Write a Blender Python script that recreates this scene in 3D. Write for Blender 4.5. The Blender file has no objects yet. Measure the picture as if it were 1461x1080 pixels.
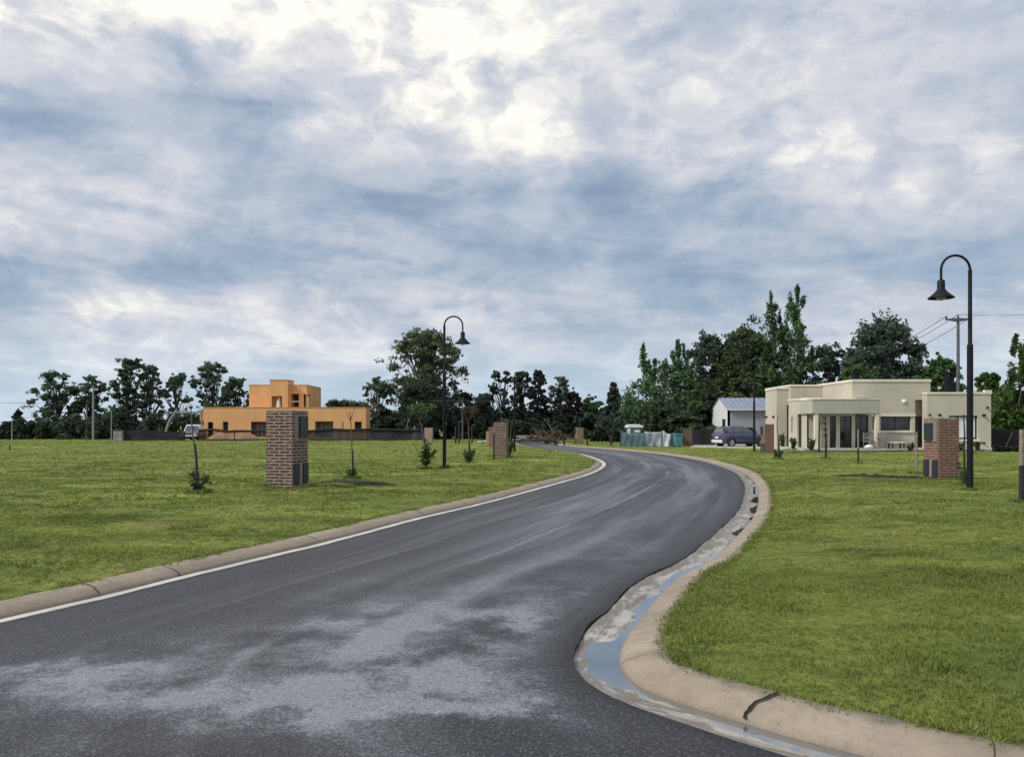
import bpy, bmesh, math, random
import numpy as np
from mathutils import Vector, Matrix
R = math.radians
rng = np.random.default_rng(7)
random.seed(7)
scene = bpy.context.scene
COL = scene.collection

# ------------------------------------------------------------------ camera numbers (photo 1461 x 1080)
F, CX, HZ, CH = 1090.0, 730.5, 610.0, 1.5
LZ = 0.15                                   # lawn level above the road

def G(x, y, z=LZ):
    """point of the level z that the photo shows at pixel (x, y)"""
    Y = (CH - z) * F / (y - HZ)
    return Vector(((x - CX) / F * Y, Y, z))
def PX(x, Y): return (x - CX) / F * Y
def PZ(y, Y): return CH + (HZ - y) / F * Y

# ------------------------------------------------------------------ object helpers
def tag(o, label=None, cat=None, group=None, kind=None):
    if label: o['label'] = label
    if cat: o['category'] = cat
    if group: o['group'] = group
    if kind: o['kind'] = kind
    return o

def thing(name, loc, label, cat, group=None, rz=0.0):
    o = bpy.data.objects.new(name, None); COL.objects.link(o)
    o.empty_display_size = 0.2
    o.location = loc; o.rotation_euler = (0, 0, rz)
    return tag(o, label, cat, group, 'thing')

def copy_tree(o, parent=None):
    c = o.copy(); COL.objects.link(c)
    if parent is not None: c.parent = parent
    for ch in list(o.children): copy_tree(ch, c)
    return c

def mesh_np(name, V, Fc, mat, parent=None, smooth=False, attr=None):
    V = np.asarray(V, dtype=np.float32); Fc = np.asarray(Fc, dtype=np.int32)
    me = bpy.data.meshes.new(name)
    k = Fc.shape[1]
    me.vertices.add(len(V)); me.vertices.foreach_set('co', V.ravel())
    me.loops.add(Fc.size); me.loops.foreach_set('vertex_index', Fc.ravel())
    me.polygons.add(len(Fc))
    me.polygons.foreach_set('loop_start', np.arange(0, Fc.size, k, dtype=np.int32))
    me.polygons.foreach_set('loop_total', np.full(len(Fc), k, dtype=np.int32))
    if smooth: me.polygons.foreach_set('use_smooth', np.ones(len(Fc), dtype=bool))
    if attr is not None:
        a = me.attributes.new('tint', 'FLOAT', 'POINT'); a.data.foreach_set('value', np.asarray(attr, dtype=np.float32))
    me.update(calc_edges=True); me.validate()
    me.materials.append(mat)
    o = bpy.data.objects.new(name, me); COL.objects.link(o)
    if parent is not None: o.parent = parent
    return o

class MB:
    def __init__(s): s.v = []; s.f = []; s.sm = []
    def add(s, vs, fs, smooth=False):
        b = len(s.v); s.v += [tuple(v) for v in vs]
        for f in fs: s.f.append(tuple(b + i for i in f)); s.sm.append(smooth)
        return s
    def box(s, x0, x1, y0, y1, z0, z1, M=None):
        vs = [Vector(p) for p in ((x0,y0,z0),(x1,y0,z0),(x1,y1,z0),(x0,y1,z0),(x0,y0,z1),(x1,y0,z1),(x1,y1,z1),(x0,y1,z1))]
        if M is not None: vs = [M @ v for v in vs]
        return s.add(vs, [(0,3,2,1),(4,5,6,7),(0,1,5,4),(1,2,6,5),(2,3,7,6),(3,0,4,7)])
    def quad(s, *p): return s.add(p, [tuple(range(len(p)))])
    def tube(s, path, r, n=8, cap=True, smooth=True):
        P = [Vector(p) for p in path]
        rs = r if isinstance(r, (list, tuple)) else [r] * len(P)
        t0 = (P[1] - P[0]).normalized()
        a = t0.orthogonal().normalized()
        vs, fs = [], []
        for i, p in enumerate(P):
            if i == 0: t = P[1] - P[0]
            elif i == len(P) - 1: t = P[-1] - P[-2]
            else: t = (P[i+1] - P[i]).normalized() + (P[i] - P[i-1]).normalized()
            t = t.normalized() if t.length > 1e-9 else t0
            a = (a - t * a.dot(t)); a = a.normalized() if a.length > 1e-6 else t.orthogonal().normalized()
            b = t.cross(a)
            for k in range(n):
                an = 2 * math.pi * k / n
                vs.append(p + (a * math.cos(an) + b * math.sin(an)) * rs[i])
        for i in range(len(P) - 1):
            for k in range(n):
                fs.append((i*n+k, i*n+(k+1) % n, (i+1)*n+(k+1) % n, (i+1)*n+k))
        s.add(vs, fs, smooth)
        if cap:
            s.add(vs[:n], [tuple(range(n-1, -1, -1))]); s.add(vs[-n:], [tuple(range(n))])
        return s
    def lathe(s, prof, c=(0,0,0), n=20, smooth=True, axis='z'):
        vs, fs = [], []
        for (r, z) in prof:
            for k in range(n):
                an = 2 * math.pi * k / n
                if axis == 'z': vs.append((c[0] + r*math.cos(an), c[1] + r*math.sin(an), c[2] + z))
                else: vs.append((c[0] + r*math.cos(an), c[1] + z, c[2] + r*math.sin(an)))
        for i in range(len(prof) - 1):
            for k in range(n):
                q = (i*n+k, i*n+(k+1) % n, (i+1)*n+(k+1) % n, (i+1)*n+k)
                fs.append(q if axis == 'z' else q[::-1])
        return s.add(vs, fs, smooth)
    def build(s, name, mat, parent=None, bevel=0.0):
        me = bpy.data.meshes.new(name); me.from_pydata(s.v, [], s.f)
        me.polygons.foreach_set('use_smooth', s.sm)
        me.validate(); me.update(); me.materials.append(mat)
        o = bpy.data.objects.new(name, me); COL.objects.link(o)
        if parent is not None: o.parent = parent
        if bevel:
            m = o.modifiers.new('bevel', 'BEVEL'); m.width = bevel; m.segments = 2; m.limit_method = 'ANGLE'; m.angle_limit = R(40)
        return o

# ------------------------------------------------------------------ node helpers
class NT:
    def __init__(s, tree): s.t = tree
    def n(s, typ, ins=None, **props):
        nd = s.t.nodes.new(typ)
        for k, v in props.items(): setattr(nd, k, v)
        for k, v in (ins or {}).items(): s.set(nd.inputs[k], v)
        return nd
    def set(s, inp, v):
        if isinstance(v, bpy.types.NodeSocket): s.t.links.new(v, inp)
        elif hasattr(v, 'outputs') and not isinstance(v, (tuple, list)): s.t.links.new(v.outputs[0], inp)
        else:
            if inp.type == 'RGBA' and len(v) == 3: v = (*v, 1)
            inp.default_value = v
    def m(s, op, a, b=0.0, c=0.0, clamp=False):
        nd = s.n('ShaderNodeMath', {0: a, 1: b, 2: c}, operation=op); nd.use_clamp = clamp
        return nd.outputs[0]
    def vm(s, op, a, b=(0,0,0)):
        nd = s.n('ShaderNodeVectorMath', {0: a, 1: b}, operation=op)
        return nd.outputs['Value'] if op in ('LENGTH', 'DOT_PRODUCT', 'DISTANCE') else nd.outputs[0]
    def mix(s, f, a, b, blend='MIX'):
        nd = s.n('ShaderNodeMix', data_type='RGBA', blend_type=blend)
        s.set(nd.inputs[0], f); s.set(nd.inputs[6], a); s.set(nd.inputs[7], b)
        return nd.outputs[2]
    def noise(s, vec, scale, detail=3, rough=.5, dist=0.0, out=0):
        nd = s.n('ShaderNodeTexNoise', {'Scale': scale, 'Detail': detail, 'Roughness': rough, 'Distortion': dist})
        if vec is not None: s.set(nd.inputs['Vector'], vec)
        return nd.outputs[out]
    def ramp(s, f, stops, interp='LINEAR'):
        nd = s.n('ShaderNodeValToRGB'); s.set(nd.inputs[0], f)
        cr = nd.color_ramp; cr.interpolation = interp
        while len(cr.elements) < len(stops): cr.elements.new(0.5)
        for e, (p, c) in zip(cr.elements, sorted(stops, key=lambda q: q[0])):
            e.position = p
            e.color = (*c, 1) if isinstance(c, (tuple, list)) else (c, c, c, 1)
        return nd.outputs[0]
    def mr(s, v, a, b, c=0.0, d=1.0, smooth=False):
        nd = s.n('ShaderNodeMapRange', {0: v, 1: a, 2: b, 3: c, 4: d}); nd.clamp = True
        if smooth: nd.interpolation_type = 'SMOOTHSTEP'
        return nd.outputs[0]
    def pos(s): return s.n('ShaderNodeNewGeometry').outputs['Position']
    def obj(s): return s.n('ShaderNodeTexCoord').outputs['Object']
    def bump(s, h, strength=.5, dist=.01, nrm=None):
        nd = s.n('ShaderNodeBump', {'Height': h, 'Strength': strength, 'Distance': dist})
        if nrm is not None: s.set(nd.inputs['Normal'], nrm)
        return nd.outputs[0]

def material(name):
    m = bpy.data.materials.new(name); m.use_nodes = True
    nt = NT(m.node_tree); b = m.node_tree.nodes['Principled BSDF']
    return m, nt, b

def simple(name, col, rough=.6, var=.15, scale=6.0, metal=0.0, bump=0.0, spec=.5):
    m, nt, b = material(name)
    v = nt.noise(nt.obj(), scale, 5, .6)
    c2 = tuple(c * (1 - var) for c in col); c1 = tuple(min(1, c * (1 + var)) for c in col)
    nt.set(b.inputs['Base Color'], nt.mix(nt.mr(v, .3, .7), c2, c1))
    nt.set(b.inputs['Roughness'], nt.mr(v, .3, .7, min(1, rough + .08), max(.02, rough - .08)))
    b.inputs['Metallic'].default_value = metal
    b.inputs['Specular IOR Level'].default_value = spec
    if bump: nt.set(b.inputs['Normal'], nt.bump(nt.noise(nt.obj(), scale * 6, 4), .5, bump))
    return m

def leaf_mat(name, dark, light, scale=.5, trans=.36):
    m, nt, b = material(name)
    o = nt.obj()
    v = nt.m('ADD', nt.m('MULTIPLY', nt.noise(o, scale, 2), .6), nt.m('MULTIPLY', nt.noise(o, 9.0, 1), .4))
    inf = nt.n('ShaderNodeObjectInfo').outputs['Random']
    col = nt.mix(nt.mr(v, .35, .65), dark, light)
    col = nt.mix(nt.m('MULTIPLY', inf, .25), col, tuple(c * .6 for c in dark))
    nt.set(b.inputs['Base Color'], col); b.inputs['Roughness'].default_value = .6
    b.inputs['Specular IOR Level'].default_value = .25
    tr = nt.n('ShaderNodeBsdfTranslucent'); nt.set(tr.inputs[0], col)
    mx = nt.n('ShaderNodeMixShader', {0: trans, 1: b.outputs[0], 2: tr.outputs[0]})
    nt.t.links.new(mx.outputs[0], nt.t.nodes['Material Output'].inputs[0])
    return m

def lawn_colour(nt, p):
    """lawn colour by place: green with yellow and brownish drifts, tuft shade painted in"""
    big = nt.noise(p, .11, 3, .55)
    mid = nt.noise(p, .8, 4, .6)
    fine = nt.noise(p, 9.0, 4, .65)
    sq = nt.n('ShaderNodeMapping', {'Vector': p, 'Scale': (.35, 1.0, 1.0)}).outputs[0]
    band = nt.noise(sq, .55, 4, .6)
    c = nt.mix(nt.mr(mid, .3, .7), (.122, .164, .040), (.238, .276, .070))
    c = nt.mix(nt.mr(band, .46, .66, 0, .85), c, (.335, .368, .092))
    c = nt.mix(nt.mr(big, .54, .68, 0, .5), c, (.26, .245, .072))
    c = nt.mix(nt.mr(nt.noise(p, .33, 3, .6), .60, .72, 0, .55), c, (.265, .205, .09))
    c = nt.mix(nt.mr(nt.noise(sq, 1.7, 4, .7), .52, .66, 0, .75), c, (.050, .078, .016))  # dark streaks: shade between the tufts, painted into the colour
    c = nt.mix(nt.mr(nt.noise(sq, .28, 4, .6), .50, .68, 0, .55), c, (.070, .115, .022))
    c = nt.mix(nt.mr(fine, .40, .68, 0, .60), c, (.045, .070, .014))  # finer painted shade in the gaps of the grass
    return c

# ------------------------------------------------------------------ materials
def make_brick(name, c1, c2, mortar):
    m, nt, b = material(name)
    tc = nt.n('ShaderNodeTexCoord')
    so = nt.n('ShaderNodeSeparateXYZ', {0: tc.outputs['Object']}); sn = nt.n('ShaderNodeSeparateXYZ', {0: tc.outputs['Normal']})
    sel = nt.m('GREATER_THAN', nt.m('ABSOLUTE', sn.outputs[0]), .6)
    u = nt.m('ADD', nt.m('MULTIPLY', so.outputs[0], nt.m('SUBTRACT', 1.0, sel)), nt.m('MULTIPLY', nt.m('ADD', so.outputs[1], .06), sel))
    vec = nt.n('ShaderNodeCombineXYZ', {0: u, 1: so.outputs[2], 2: 0.0}).outputs[0]
    wob = nt.n('ShaderNodeTexNoise', {'Vector': tc.outputs['Object'], 'Scale': 14.0, 'Detail': 3.0}).outputs['Color']
    vec = nt.vm('ADD', vec, nt.vm('MULTIPLY', nt.vm('SUBTRACT', wob, (.5,.5,.5)), (.022, .016, 0)))
    br = nt.n('ShaderNodeTexBrick', {'Vector': vec, 'Color1': c1, 'Color2': c2, 'Mortar': mortar, 'Scale': 1.0,
              'Mortar Size': .0145, 'Mortar Smooth': .25, 'Bias': 0.0, 'Brick Width': .262, 'Row Height': .0715})
    br.offset = .5
    spot = nt.noise(tc.outputs['Object'], 9.0, 5, .7)
    col = nt.mix(nt.mr(spot, .40, .72, 0, .55), br.outputs['Color'], tuple(c * .42 for c in c1))
    col = nt.mix(nt.mr(nt.noise(tc.outputs['Object'], 3.1, 4, .7), .55, .75, 0, .5), col, mortar)
    nt.set(b.inputs['Base Color'], col); b.inputs['Roughness'].default_value = .85
    h = nt.m('ADD', nt.m('MULTIPLY', br.outputs['Fac'], -1.0), nt.m('MULTIPLY', nt.noise(tc.outputs['Object'], 60, 4), .5))
    nt.set(b.inputs['Normal'], nt.bump(h, .9, .012))
    return m
BRICK = make_brick('aged_brick', (.070,.032,.030), (.125,.056,.046), (.36,.30,.26))
BRICK_RED = make_brick('red_brick', (.165,.060,.046), (.21,.088,.064), (.29,.225,.185))
BRICK_TAN = make_brick('tan_brick', (.36,.235,.17), (.30,.19,.135), (.40,.33,.27))
BRICK_OLIVE = make_brick('weathered_brick', (.22,.16,.09), (.27,.20,.12), (.30,.25,.18))

def stucco(name, col, streak=.5):
    m, nt, b = material(name)
    o = nt.obj()
    st = nt.n('ShaderNodeMapping', {'Vector': o, 'Scale': (2.2, 2.2, .12)}).outputs[0]
    c = nt.mix(nt.mr(nt.noise(o, .7, 5, .6), .35, .7), tuple(x * .90 for x in col), tuple(min(1, x * 1.07) for x in col))
    c = nt.mix(nt.mr(nt.noise(st, 1.0, 5, .65), .55, .78, 0, streak), c, tuple(x * .72 for x in col))
    c = nt.mix(nt.mr(nt.noise(o, 25, 3), .3, .8, 0, .12), c, tuple(x * .7 for x in col))
    nt.set(b.inputs['Base Color'], c); b.inputs['Roughness'].default_value = .85
    b.inputs['Specular IOR Level'].default_value = .25
    nt.set(b.inputs['Normal'], nt.bump(nt.noise(o, 45, 4), .4, .006))
    return m
BEIGE = stucco('beige_render', (.505, .470, .390), .9)
CREAM = stucco('cream_trim', (.70, .65, .54), .3)
GREIGE = stucco('grey_green_render', (.42, .418, .362), .9)
ORANGE = stucco('orange_render', (.71, .40, .185), .6)
ORANGE_D = stucco('orange_trim', (.64, .30, .12), .2)
CONC = stucco('concrete', (.36, .34, .30))
BLACKMETAL = simple('black_painted_steel', (.008, .009, .014), .6, .2, 8, spec=.2)
DARKGLASS = simple('dark_glass', (.012, .013, .016), .06, .2, 1.0, spec=.7)
DARKWOOD = simple('dark_door', (.022, .018, .017), .5, .2, 5)
CURTAIN = simple('white_curtain', (.62, .68, .72), .8, .08, 3)
DARKBOX = simple('dark_green_plastic', (.018, .027, .032), .4, .2, 6)
GREYBOX = simple('grey_plastic', (.20, .19, .18), .5, .15, 6)
NAVYBOX = simple('navy_plastic', (.022, .023, .038), .45, .2, 6)
WOOD_PALE = simple('weathered_stake', (.22, .19, .16), .85, .3, 14, bump=.004)
WOOD_DARK = simple('dark_stake', (.022, .021, .022), .85, .3, 14, bump=.004)
BARK = simple('grey_bark', (.085, .078, .078), .9, .35, 5, bump=.02)
BARK_PALE = simple('pale_bark', (.19, .175, .165), .9, .35, 4, bump=.02)
BARK_DARK = simple('dark_bark', (.024, .021, .021), .9, .35, 4, bump=.02)
SOIL = simple('soil', (.020, .021, .012), .95, .4, 12, bump=.02)
CONCPOLE = simple('concrete_pole', (.24, .245, .26), .8, .15, 4)
TEAL = simple('teal_plastic', (.065, .21, .245), .5, .25, 3)
TEAL_GREY = simple('teal_grey_sheet', (.085, .145, .165), .6, .35, 3)
TARP = simple('grey_tarpaulin', (.30, .345, .40), .55, .25, 2)
TARP_WHITE = simple('white_tarpaulin', (.58, .63, .66), .55, .15, 2)
WHITEP = simple('white_plastic', (.70, .72, .72), .4, .06, 3)
WOODBOARD = simple('brown_boards', (.13, .085, .065), .8, .3, 5)
SHEDWALL = simple('pale_sheet_wall', (.30, .31, .34), .6, .08, 2)
SHEDTRIM = simple('white_trim', (.60, .61, .62), .6, .06, 2)
REDDOOR = simple('red_door', (.28, .10, .06), .6, .2, 3)
ROOFMETAL = simple('corrugated_roof', (.22, .27, .36), .35, .12, 3, metal=.3)
ROOFDARK = simple('dark_roof', (.05, .05, .055), .7, .2, 3)
CARPAINT = simple('blue_grey_paint', (.045, .055, .115), .22, .06, 2, spec=.8)
CARDARK = simple('dark_trim', (.012, .012, .014), .5, .2, 4)
TYRE = simple('tyre_rubber', (.012, .012, .012), .85, .2, 6)
ALLOY = simple('alloy_rim', (.42, .42, .44), .3, .1, 5, metal=.6)
REDLENS = simple('tail_lens', (.25, .02, .02), .2, .1, 5)
CLEARLENS = simple('pale_lens', (.62, .62, .66), .2, .05, 5)
CARGLASS = simple('tinted_glass', (.09, .10, .115), .05, .2, 1.0, spec=.8)
WIRE = simple('wire', (.05, .055, .065), .6, .1, 3)
PALLET = simple('pale_dry_wood', (.15, .12, .092), .9, .35, 4, bump=.02)
FURN = simple('grey_furniture', (.17, .17, .16), .6, .2, 6)
TILES = simple('path_concrete', (.40, .385, .35), .8, .15, 1.5)
DIRT = simple('sandy_earth', (.30, .19, .125), .95, .3, 1.5, bump=.03)
TRUCKW = simple('white_paint', (.62, .66, .66), .35, .06, 2)
TRUCKG = simple('grey_violet_paint', (.16, .155, .18), .4, .1, 2)

L_EUC = leaf_mat('eucalyptus_leaves', (0.049, 0.080, 0.062), (0.142, 0.209, 0.133))
L_EUC_PALE = leaf_mat('pale_eucalyptus_leaves', (0.072, 0.106, 0.085), (0.185, 0.261, 0.179))
L_BIG = leaf_mat('tall_tree_leaves', (0.055, 0.080, 0.048), (0.164, 0.216, 0.107))
L_DARK = leaf_mat('dark_leaves', (0.032, 0.051, 0.045), (0.093, 0.136, 0.102))
L_PURP = leaf_mat('purplish_leaves', (.027, .030, .029), (.074, .080, .070))
L_GREEN = leaf_mat('green_leaves', (0.046, 0.093, 0.039), (0.126, 0.218, 0.077))
L_POP = leaf_mat('poplar_leaves', (0.054, 0.102, 0.050), (0.147, 0.248, 0.109))
L_CEDAR = leaf_mat('cedar_needles', (0.038, 0.064, 0.035), (0.107, 0.158, 0.072))
L_CEDAR_T = leaf_mat('cedar_yellow_tips', (.10, .085, .028), (.17, .15, .045))
L_ASH = leaf_mat('grey_green_leaves', (0.046, 0.072, 0.060), (0.130, 0.189, 0.140))
L_BRIGHT = leaf_mat('willow_leaves', (0.054, 0.099, 0.027), (0.123, 0.205, 0.060))
L_HEDGE = leaf_mat('undergrowth_leaves', (0.028, 0.043, 0.036), (0.086, 0.131, 0.081), .25)
L_HEDGE2 = leaf_mat('hedge_leaves', (.018, .028, .018), (.048, .066, .036), .6)
L_SHOOT = leaf_mat('shoot_leaves', (.036, .062, .024), (.090, .130, .046), 6.0)
L_RED = leaf_mat('reddish_leaves', (.045, .028, .024), (.080, .052, .042), 6.0)
L_DRY = leaf_mat('dry_twigs', (.10, .07, .045), (.20, .145, .10), 2.0)

# ------------------------------------------------------------------ sky (world)
SUN_AZ, SUN_EL = -112.0, 42.0      # compass from +Y, clockwise; the sun stands left of the view
def build_world():
    w = bpy.data.worlds.new('World'); scene.world = w; w.use_nodes = True
    t = w.node_tree; t.nodes.clear(); nt = NT(t)
    tc = nt.n('ShaderNodeTexCoord').outputs['Generated']
    sp = nt.n('ShaderNodeSeparateXYZ', {0: tc})
    x, y, z = sp.outputs
    az = nt.m('ARCTAN2', x, y)
    hyp = nt.m('SQRT', nt.m('ADD', nt.m('MULTIPLY', x, x), nt.m('MULTIPLY', y, y)))
    te = nt.m('DIVIDE', z, nt.m('MAXIMUM', hyp, .05))
    zc = nt.m('MAXIMUM', z, 0.0)
    den = nt.m('ADD', zc, .16)
    pl = nt.n('ShaderNodeCombineXYZ', {0: nt.m('DIVIDE', x, den), 1: nt.m('DIVIDE', y, den), 2: 0.0}).outputs[0]
    # ragged edges: warp the layout by two scales of noise
    at = nt.n('ShaderNodeCombineXYZ', {0: az, 1: nt.m('MULTIPLY', te, 1.9), 2: 0.0}).outputs[0]
    w1 = nt.n('ShaderNodeTexNoise', {'Vector': at, 'Scale': 6.0, 'Detail': 7.0, 'Roughness': .6}).outputs['Color']
    wv = nt.n('ShaderNodeSeparateXYZ', {0: nt.vm('SUBTRACT', w1, (.5, .5, .5))})
    azw = nt.m('ADD', az, nt.m('MULTIPLY', wv.outputs[0], .22))
    tew = nt.m('ADD', te, nt.m('MULTIPLY', wv.outputs[1], .075))
    # coarse brightness of the cloud cover by azimuth and elevation
    ys = [-200, 30, 65, 100, 150, 200, 250, 300, 350, 400, 450, 500, 550, 612]
    grid = {
      -200: [(-400,.62),(0,.7),(400,.85),(700,.9),(1000,.65),(1461,.5),(1900,.5)],
      30: [(0,.90),(60,.95),(200,.92),(350,.97),(500,.84),(600,.88),(700,.90),(800,.72),(900,.62),(985,.38),(1060,.60),(1250,.50),(1461,.45)],
      65: [(0,.80),(120,.66),(250,.62),(380,.86),(500,.90),(600,.86),(700,.90),(800,.70),(900,.66),(1000,.52),(1100,.62),(1250,.48),(1461,.42)],
      100: [(0,.46),(60,.52),(150,.62),(300,.66),(430,.52),(520,.58),(600,.82),(660,.95),(730,.84),(830,.78),(950,.78),(1100,.62),(1250,.46),(1461,.42)],
      150: [(0,.24),(60,.16),(180,.12),(290,.20),(390,.36),(450,.74),(520,.80),(600,.93),(680,.78),(760,.74),(840,.46),(950,.42),(1050,.60),(1200,.52),(1461,.52)],
      200: [(0,.38),(60,.40),(150,.40),(230,.50),(300,.40),(400,.38),(480,.52),(560,.66),(640,.82),(750,.97),(800,.84),(840,.56),(930,.86),(1050,.74),(1130,.80),(1250,.62),(1461,.62)],
      250: [(0,.58),(100,.58),(250,.56),(340,.40),(450,.46),(530,.30),(620,.26),(700,.46),(760,.66),(840,.32),(950,.40),(1100,.50),(1200,.70),(1300,.80),(1461,.84)],
      300: [(0,.74),(110,.76),(220,.58),(330,.36),(430,.34),(550,.22),(700,.14),(850,.17),(1000,.22),(1100,.30),(1250,.48),(1380,.56),(1461,.40)],
      350: [(0,.50),(80,.54),(150,.52),(230,.20),(300,.42),(400,.52),(520,.44),(650,.44),(800,.38),(900,.44),(1050,.50),(1200,.40),(1300,.30),(1461,.24)],
      400: [(0,.28),(60,.30),(140,.50),(200,.34),(260,.20),(350,.18),(450,.32),(600,.40),(750,.36),(900,.26),(1050,.22),(1150,.28),(1300,.36),(1461,.40)],
      450: [(0,.56),(60,.60),(120,.84),(200,.90),(300,.76),(400,.76),(500,.60),(640,.62),(720,.62),(800,.40),(900,.44),(1050,.56),(1250,.64),(1461,.62)],
      500: [(0,.44),(120,.62),(250,.70),(400,.66),(500,.62),(600,.66),(680,.62),(760,.56),(820,.42),(900,.54),(1100,.56),(1300,.46),(1461,.50)],
      550: [(0,.42),(60,.50),(200,.46),(480,.42),(560,.42),(800,.44),(900,.40),(1200,.44),(1461,.46)],
      612: [(0,.44),(300,.44),(700,.42),(1100,.42),(1461,.44)]}
    def samp(px, py):
        row = [np.interp(px, [a for a, _ in grid[k]], [b for _, b in grid[k]]) for k in ys]
        return float(np.interp(py, ys, row))
    AZM = R(75.0); NR = 14; T0, DT = .0, .05
    u = nt.mr(azw, -AZM, AZM, 0, 1)
    tcl = nt.m('MINIMUM', nt.m('MAXIMUM', tew, T0), T0 + DT * (NR - 1))
    acc = None
    for k in range(NR):
        tk = T0 + DT * k
        stops = [(0.0, .58)]
        for a in np.linspace(-R(36), R(36), 28):
            px = CX + F * math.tan(a); py = HZ - tk * F / math.cos(a)
            stops.append(((a + AZM) / (2 * AZM), samp(px, py)))
        stops.append((1.0, .58))
        val = nt.ramp(u, stops, 'LINEAR')
        wgt = nt.m('SUBTRACT', 1.0, nt.m('MULTIPLY', nt.m('ABSOLUTE', nt.m('SUBTRACT', tcl, tk)), 1 / DT), clamp=True)
        acc = nt.m('MULTIPLY_ADD', val, wgt, acc if acc is not None else 0.0)
    hi = nt.mr(te, .72, 1.6, 0, 1)
    acc = nt.m('ADD', nt.m('MULTIPLY', acc, nt.m('SUBTRACT', 1.0, hi)), nt.m('MULTIPLY', .66, hi))
    # cloud texture on a flat layer overhead, so that it stretches to bands at the horizon
    d1 = nt.noise(pl, .62, 9, .62, .45)
    d2 = nt.noise(pl, 2.1, 9, .62, .5)
    at2 = nt.n('ShaderNodeCombineXYZ', {0: az, 1: nt.m('MULTIPLY', te, 1.35), 2: 0.0}).outputs[0]
    d3 = nt.noise(at2, 14.0, 9, .62, .5)
    vo = nt.n('ShaderNodeTexVoronoi', {'Vector': nt.vm('ADD', at2, nt.vm('MULTIPLY', nt.vm('SUBTRACT', nt.n('ShaderNodeTexNoise', {'Vector': at2, 'Scale': 13.0, 'Detail': 7.0, 'Roughness': .65}).outputs['Color'], (.5,.5,.5)), (.16,.12,0))), 'Scale': 11.0}, feature='SMOOTH_F1').outputs['Distance']
    det = nt.m('ADD', nt.m('MULTIPLY', nt.m('SUBTRACT', d1, .5), .60), nt.m('MULTIPLY', nt.m('SUBTRACT', d2, .5), .50))
    det = nt.m('ADD', det, nt.m('MULTIPLY', nt.m('SUBTRACT', d3, .5), nt.m('MULTIPLY_ADD', acc, .58, .14)))
    det = nt.m('ADD', det, nt.m('MULTIPLY', nt.m('SUBTRACT', .36, vo), nt.m('MULTIPLY', nt.m('MULTIPLY', acc, acc), .42)))
    sv_ = nt.n('ShaderNodeCombineXYZ', {0: nt.m('MULTIPLY', az, 2.4), 1: nt.m('MULTIPLY', nt.m('ADD', te, nt.m('MULTIPLY', az, .10)), 17.0), 2: 3.7}).outputs[0]
    stv = nt.noise(sv_, 1.0, 8, .58, .5)
    det = nt.m('ADD', det, nt.m('MULTIPLY', nt.m('SUBTRACT', stv, .5), nt.mr(te, .12, .55, .75, .10)))
    rid = nt.m('ABSOLUTE', nt.m('SUBTRACT', nt.noise(at2, 9.0, 9, .56, .25), .5))
    det = nt.m('ADD', det, nt.m('MULTIPLY', nt.m('SUBTRACT', .075, rid), nt.m('MULTIPLY', nt.m('MULTIPLY', acc, acc), 2.2)))
    c2 = nt.m('SUBTRACT', nt.mr(d2, .45, .57, 0, 1, True), .5); c3 = nt.m('SUBTRACT', nt.mr(d3, .455, .55, 0, 1, True), .5)
    det = nt.m('ADD', det, nt.m('ADD', nt.m('MULTIPLY', c2, .065), nt.m('MULTIPLY', c3, nt.m('MULTIPLY', nt.m('MULTIPLY', acc, acc), .17))))
    B = nt.m('ADD', acc, nt.m('MULTIPLY', det, .90))
    B = nt.m('MULTIPLY', B, 1.0, clamp=True)
    col = nt.ramp(B, [(0.0, (.125,.172,.246)), (.15, (.185,.245,.330)), (.32, (.285,.345,.430)), (.48, (.385,.422,.492)), (.64, (.492,.505,.545)),
                      (.80, (.620,.618,.610)), (.92, (.725,.708,.660)), (1.0, (.800,.772,.700))])
    low = nt.mr(te, .02, .16, 1, 0, True)
    col = nt.mix(nt.m('MULTIPLY', low, .45), col, (.43, .56, .66))
    bg = nt.n('ShaderNodeBackground', {0: col, 1: 1.0})
    sky = nt.n('ShaderNodeTexSky', sky_type='NISHITA'); sky.sun_disc = False
    sky.sun_elevation = R(SUN_EL); sky.sun_rotation = R(SUN_AZ); sky.altitude = 20
    bg2 = nt.n('ShaderNodeBackground', {0: sky.outputs[0], 1: .1})
    gap = nt.mr(B, .10, .42, .30, 0.0)          # thin cloud lets the blue through
    mx = nt.n('ShaderNodeMixShader', {0: gap, 1: bg.outputs[0], 2: bg2.outputs[0]})
    out = nt.n('ShaderNodeOutputWorld', {0: mx.outputs[0]})
build_world()

sl = bpy.data.lights.new('sun', 'SUN'); sl.energy = 2.3; sl.angle = R(10); sl.color = (1.0, .95, .86)
so = bpy.data.objects.new('sun', sl); COL.objects.link(so)
d = Vector((math.sin(R(SUN_AZ)) * math.cos(R(SUN_EL)), math.cos(R(SUN_AZ)) * math.cos(R(SUN_EL)), math.sin(R(SUN_EL))))
so.rotation_euler = d.to_track_quat('Z', 'Y').to_euler(); so.location = (-20, 0, 30)

cam = bpy.data.cameras.new('camera'); co = bpy.data.objects.new('camera', cam); COL.objects.link(co)
cam.sensor_width = 36; cam.sensor_fit = 'HORIZONTAL'; cam.lens = 36 * F / 1461; cam.shift_y = 70 / 1461
cam.clip_start = .05; cam.clip_end = 12000
co.location = (0, 0, CH); co.rotation_euler = (R(90), 0, 0)
scene.camera = co
scene.view_settings.view_transform = 'Standard'; scene.view_settings.look = 'None'
scene.view_settings.exposure = 0.45; scene.view_settings.gamma = 1.0

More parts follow.
